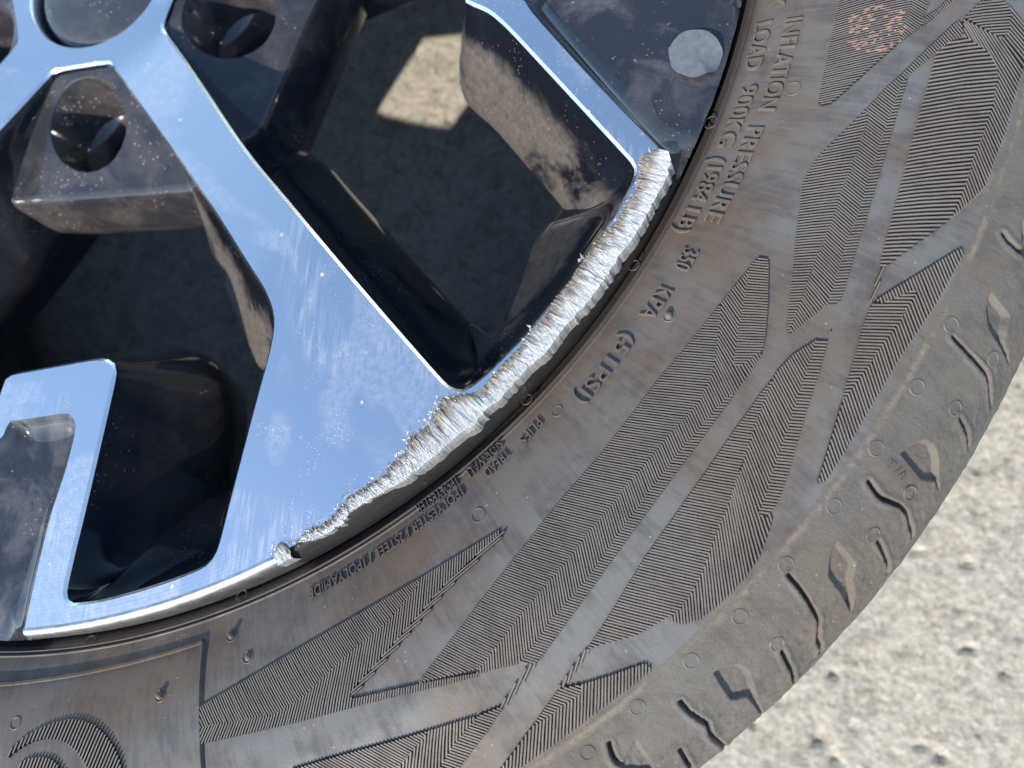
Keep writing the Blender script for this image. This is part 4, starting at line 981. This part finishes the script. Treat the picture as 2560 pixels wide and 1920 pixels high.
# ribbed panels: each rib is a raised bar on the sidewall
def build_zone(zn):
    poly = np.array(zn['p'])
    g = np.array(zn['g'])
    gp, ga, gw = g[:, :2], np.unwrap(np.radians(g[:, 2]), period=math.pi), g[:, 3]
    axis = gp[-1] - gp[0]
    al = np.linalg.norm(axis)
    am = ga.mean()
    dm = np.array([math.cos(am), math.sin(am)])
    diam = np.linalg.norm(poly.max(0) - poly.min(0))
    if al < 0.03 or abs(axis / al @ np.array([-dm[1], dm[0]])) < 0.5:
        c = poly.mean(0)
        n = np.array([-dm[1], dm[0]])
        gp = np.array([c - n * diam, c + n * diam])
        # let the direction follow the given samples across the panel
        tt = (g[:, :2] - c) @ n
        o = np.argsort(tt)
        T = np.linspace(-diam, diam, 400)
        P = c + T[:, None] * n
        AN = np.interp(T, tt[o], ga[o]) if np.ptp(tt) > 0.02 else np.full(400, am)
        WD = np.interp(T, tt[o], gw[o])
    else:
        e0 = gp[0] - (gp[1] - gp[0]) / np.linalg.norm(gp[1] - gp[0]) * 0.25
        e1 = gp[-1] + (gp[-1] - gp[-2]) / np.linalg.norm(gp[-1] - gp[-2]) * 0.25
        Q = np.vstack([e0, gp, e1]); qa = np.r_[ga[0], ga, ga[-1]]; qw = np.r_[gw[0], gw, gw[-1]]
        L = np.r_[0, np.cumsum(np.hypot(*np.diff(Q, axis=0).T))]
        T = np.linspace(0, L[-1], 600)
        P = np.c_[np.interp(T, L, Q[:, 0]), np.interp(T, L, Q[:, 1])]
        AN = np.interp(T, L, qa); WD = np.interp(T, L, qw)
    tang = np.gradient(P, axis=0)
    tang /= np.linalg.norm(tang, axis=1)[:, None]
    sn = np.abs(tang[:, 0] * -np.sin(AN) + tang[:, 1] * np.cos(AN))
    dT = np.linalg.norm(np.gradient(P, axis=0), axis=1)
    cum = np.r_[0, np.cumsum((dT * sn / WD)[1:])]
    V, F, MI = [], [], []
    for kk in range(int(cum[-1])):
        c = np.array([np.interp(kk, cum, P[:, 0]), np.interp(kk, cum, P[:, 1])])
        a = np.interp(kk, cum, AN); w = np.interp(kk, cum, WD)
        d = np.array([math.cos(a), math.sin(a)]); n = np.array([-d[1], d[0]])
        ts = []
        for i in range(len(poly)):
            p0, p1 = poly[i] - c, poly[(i + 1) % len(poly)] - c
            h0, h1 = p0 @ n, p1 @ n
            if (h0 > 0) != (h1 > 0):
                q = p0 + (p1 - p0) * h0 / (h0 - h1)
                ts.append(q @ d)
        ts.sort()
        for t0, t1 in zip(ts[0::2], ts[1::2]):
            if t1 - t0 < 0.0015 or min(abs(t0), abs(t1)) > 0.16:
                continue
            m = max(2, int((t1 - t0) / 0.012) + 1)
            tt = np.linspace(t0, t1, m)
            jit = 0.00012 * rng.normal(size=m)
            ctr = c[None] + tt[:, None] * d[None] + jit[:, None] * n[None]
            rows = []
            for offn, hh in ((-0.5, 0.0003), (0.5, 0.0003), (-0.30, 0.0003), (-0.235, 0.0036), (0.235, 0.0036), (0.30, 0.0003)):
                q = ctr + n[None] * (offn * w)
                rows.append(np.c_[q, ztyre(np.hypot(*q.T)) + hh])
            b = len(V)
            arr = np.stack(rows, 1).reshape(-1, 3)
            V.extend(arr.tolist())
            for s_ in range(m - 1):
                i0, i1 = b + s_ * 6, b + (s_ + 1) * 6
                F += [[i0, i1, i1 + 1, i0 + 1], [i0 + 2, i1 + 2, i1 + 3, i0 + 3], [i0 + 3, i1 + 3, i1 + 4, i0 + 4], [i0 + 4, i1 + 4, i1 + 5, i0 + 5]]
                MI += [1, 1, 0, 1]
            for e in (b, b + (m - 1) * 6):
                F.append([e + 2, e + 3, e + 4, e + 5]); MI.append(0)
    if not V:
        return
    o = mesh_obj("ribbed_panel", V, F, [M_RIB, M_GROOVE_SHADE], tyre, smooth=False, midx=MI)
    o["kind"] = "stuff"
    return o
for zn in DATA['zones']:
    build_zone(zn)

# raised lettering
def letters(text, r0, a0, r1, a1, height, lift=0.0026):
    cu = bpy.data.curves.new("lettering", 'FONT')
    cu.body = text
    cu.size = 1.0
    cu.extrude = 0.0
    cu.offset = -0.003
    cu.resolution_u = 3
    ob = bpy.data.objects.new("lettering", cu)
    COL.objects.link(ob)
    dg = bpy.context.evaluated_depsgraph_get()
    me = bpy.data.meshes.new_from_object(ob.evaluated_get(dg))
    bpy.data.objects.remove(ob)
    bm = bmesh.new()
    bm.from_mesh(me)
    bmesh.ops.remove_doubles(bm, verts=bm.verts, dist=1e-4)
    top = list(bm.faces)
    ret = bmesh.ops.extrude_face_region(bm, geom=top)
    for g_ in ret['geom']:
        if isinstance(g_, bmesh.types.BMVert):
            g_.co.z = 1.0
    bm.to_mesh(me)
    bm.free()
    co = np.array([v.co[:] for v in me.vertices])
    x0, x1 = co[:, 0].min(), co[:, 0].max()
    y0, y1 = 0.0, 0.73
    t = (co[:, 0] - x0) / (x1 - x0)
    A = a0 + (a1 - a0) * t
    Rr = r0 + (r1 - r0) * t + ((co[:, 1] - y0) / (y1 - y0) - 0.5) * height
    P = pol(Rr, A)
    Z = np.interp(Rr, rs, zs)
    Z = Z + np.where(co[:, 2] > 0.5, lift, -0.0005)
    new = np.c_[P, Z]
    fs = [list(p.vertices) for p in me.polygons]
    bpy.data.meshes.remove(me)
    return mesh_obj("raised_lettering", new, fs, M_LETTER, tyre, smooth=False)
for w, r0, a0, r1, a1 in DATA['words']:
    small = w in ("PLIES", "TREAD", "SIDEWALL") or w.startswith("1POLY")
    if w == 'X':
        w, a0 = 'MAX', 7.2
    if w == '350':
        a0 = 27.5
    if w.startswith('(1984'):
        r0, r1, a1 = 1.035, 1.035, 26.6
    letters(w, r0, a0, r1, a1, 0.0125 if small else 0.0198, 0.0030 if small else 0.0036)
letters('MAX', 1.066, 7.6, 1.066, 9.9, 0.0198)

# vent spews: little moulded rings, a few with a whisker
nr1 = 20
for i, (r, a, z) in enumerate(DATA['nubs']):
    c = pol([r], [a])[0]
    # local frame of the tyre surface
    e = 0.004
    k = np.argmin((FINE[:, 0] - r) ** 2 + (FINE[:, 1] - z) ** 2)
    k = min(max(k, 2), len(FINE) - 3)
    dr, dz = FINE[k + 2] - FINE[k - 2]
    l_ = math.hypot(dr, dz)
    er = np.r_[pol([dr / l_], [a])[0], dz / l_]
    et = np.r_[pol([1.0], [a + 90])[0], 0.0]
    en = np.cross(er, et)
    if en[2] < 0:
        en = -en
    fr, fz = FINE[k]
    o3 = np.r_[pol([fr], [a])[0], fz]
    R1 = 0.0068 if i < 10 else 0.0080
    th = np.arange(nr1) * 2 * math.pi / nr1
    ringv, ringf = [], []
    for dr_, hz in ((-0.0009, 0.0), (-0.0003, 0.0008), (0.0003, 0.0008), (0.0009, 0.0)):
        for t_ in th:
            ringv.append(o3 + (R1 + dr_) * (math.cos(t_) * er + math.sin(t_) * et) + hz * en)
    ringf = [[q * nr1 + j, q * nr1 + (j + 1) % nr1, (q + 1) * nr1 + (j + 1) % nr1, (q + 1) * nr1 + j] for q in range(3) for j in range(nr1)]
    if i in (0, 1, 2, 8):
        b = len(ringv)
        hgt = 0.0055 if i != 1 else 0.003
        for h_, r_ in ((0, 0.0048), (hgt * 0.5, 0.0040), (hgt, 0.0030)):
            for t_ in th:
                ringv.append(o3 + r_ * (math.cos(t_) * er + math.sin(t_) * et) + h_ * en)
        ringf += [[b + q * nr1 + j, b + q * nr1 + (j + 1) % nr1, b + (q + 1) * nr1 + (j + 1) % nr1, b + (q + 1) * nr1 + j] for q in range(2) for j in range(nr1)]
        ringf.append([b + 2 * nr1 + j for j in range(nr1)])
    mesh_obj("vent_nub", np.array(ringv), ringf, M_RUB, tyre)

# moulded step that frames the lettering panel at the lower left
bx = np.array(DATA['box'])
def ridge(line, w, h, name, wob=0.0):
    P = pol(line[:, 0], line[:, 1])
    L = np.r_[0, np.cumsum(np.hypot(*np.diff(P, axis=0).T))]
    t = np.linspace(0, L[-1], max(8, int(L[-1] / 0.008)))
    rr_ = np.interp(t, L, line[:, 0]); aa_ = np.interp(t, L, line[:, 1])
    P = pol(rr_, aa_)
    tg = np.gradient(P, axis=0)
    tg /= np.linalg.norm(tg, axis=1)[:, None]
    n = np.c_[-tg[:, 1], tg[:, 0]]
    rows = []
    for o_, h_ in ((-1.0, 0.0001), (-0.45, h), (0.45, h), (1.0, 0.0001)):
        q = P + n * o_ * w
        rows.append(np.c_[q, np.interp(np.hypot(*q.T), rs, zs) + h_])
    v = np.stack(rows, 1).reshape(-1, 3)
    return mesh_obj(name, v, grid_faces(len(P), 4), M_RUB, tyre, smooth=False)
top_line = np.vstack([[bx[0, 0] + 0.001, 100.0], bx[:5, :2]])
ridge(top_line, 0.0030, 0.0040, "moulded_ridge")
ridge(np.vstack([bx[4:, :2], [1.24, bx[-1, 1] + 0.7]]), 0.0030, 0.0040, "moulded_ridge")

# faint wear mark letters on the shoulder
(ra, aa_, za), (rb, ab, zb) = DATA['tw']
def shoulder_letters():
    cu = bpy.data.curves.new("lettering", 'FONT'); cu.body = "TWI"; cu.offset = -0.02; cu.resolution_u = 2
    ob = bpy.data.objects.new("lettering", cu); COL.objects.link(ob)
    me = bpy.data.meshes.new_from_object(ob.evaluated_get(bpy.context.evaluated_depsgraph_get()))
    bpy.data.objects.remove(ob)
    bm = bmesh.new(); bm.from_mesh(me)
    bmesh.ops.remove_doubles(bm, verts=bm.verts, dist=1e-4)
    ret = bmesh.ops.extrude_face_region(bm, geom=list(bm.faces))
    for g_ in ret['geom']:
        if isinstance(g_, bmesh.types.BMVert):
            g_.co.z = 1.0
    bm.to_mesh(me); bm.free()
    co = np.array([v.co[:] for v in me.vertices])
    t = (co[:, 0] - co[:, 0].min()) / np.ptp(co[:, 0])
    s0 = sg[np.argmin((pr_ - ra) ** 2 + (pz_ - za) ** 2)]; s1 = sg[np.argmin((pr_ - rb) ** 2 + (pz_ - zb) ** 2)]
    ss = s0 + (s1 - s0) * t
    A = aa_ + (ab - aa_) * t + (0.36 - co[:, 1]) / 0.73 * math.degrees(0.011 / 1.36)
    r_ = np.interp(ss, sg, pr_); z_ = np.interp(ss, sg, pz_)
    nr2 = np.interp(ss, sg, nr_); nz2 = np.interp(ss, sg, nz_)
    h_ = np.where(co[:, 2] > 0.5, 0.0010, -0.001)
    P = pol(r_ + nr2 * h_, A)
    fs = [list(p.vertices) for p in me.polygons]
    bpy.data.meshes.remove(me)
    mesh_obj("raised_lettering", np.c_[P, z_ + nz2 * h_], fs, M_SHOULDER, tyre, smooth=False)
shoulder_letters()

# dot of red paint brushed over the ribs: thin dabs lying on the rib tops
rc_, ac_, _ = DATA['red'][0]
c0 = pol([rc_], [ac_])[0]
bv, bf = [], []
zn = DATA['zones'][0]
g0 = np.array(zn['g'])
an = math.radians(np.interp(0.5, [0, 1], [g0[0, 2], g0[1, 2]]))
d = np.array([math.cos(an), math.sin(an)]); n = np.array([-d[1], d[0]])
for q in range(170):
    rr_ = 0.0305 * math.sqrt(rng.uniform()); th = rng.uniform(0, 2 * math.pi)
    if rng.uniform() > 0.35 + 0.65 * (rr_ / 0.03):
        continue
    p = c0 + rr_ * np.array([math.cos(th), math.sin(th)])
    L, wd = rng.uniform(0.0012, 0.003), 0.00042
    b = len(bv)
    for sx, sy in ((-1, -1), (1, -1), (1.2, 0), (1, 1), (-1, 1), (-1.2, 0)):
        q2 = p + d * L * sx * rng.uniform(0.7, 1) + n * wd * sy
        bv.append((*q2, float(ztyre(np.hypot(*q2))) + 0.0037))
    bf.append(list(range(b, b + 6)))
o = mesh_obj("red_paint_mark", np.array(bv), bf, M_RED, tyre, smooth=False)
o["kind"] = "stuff"
o["label"] = "faded red paint dot on the ribs"
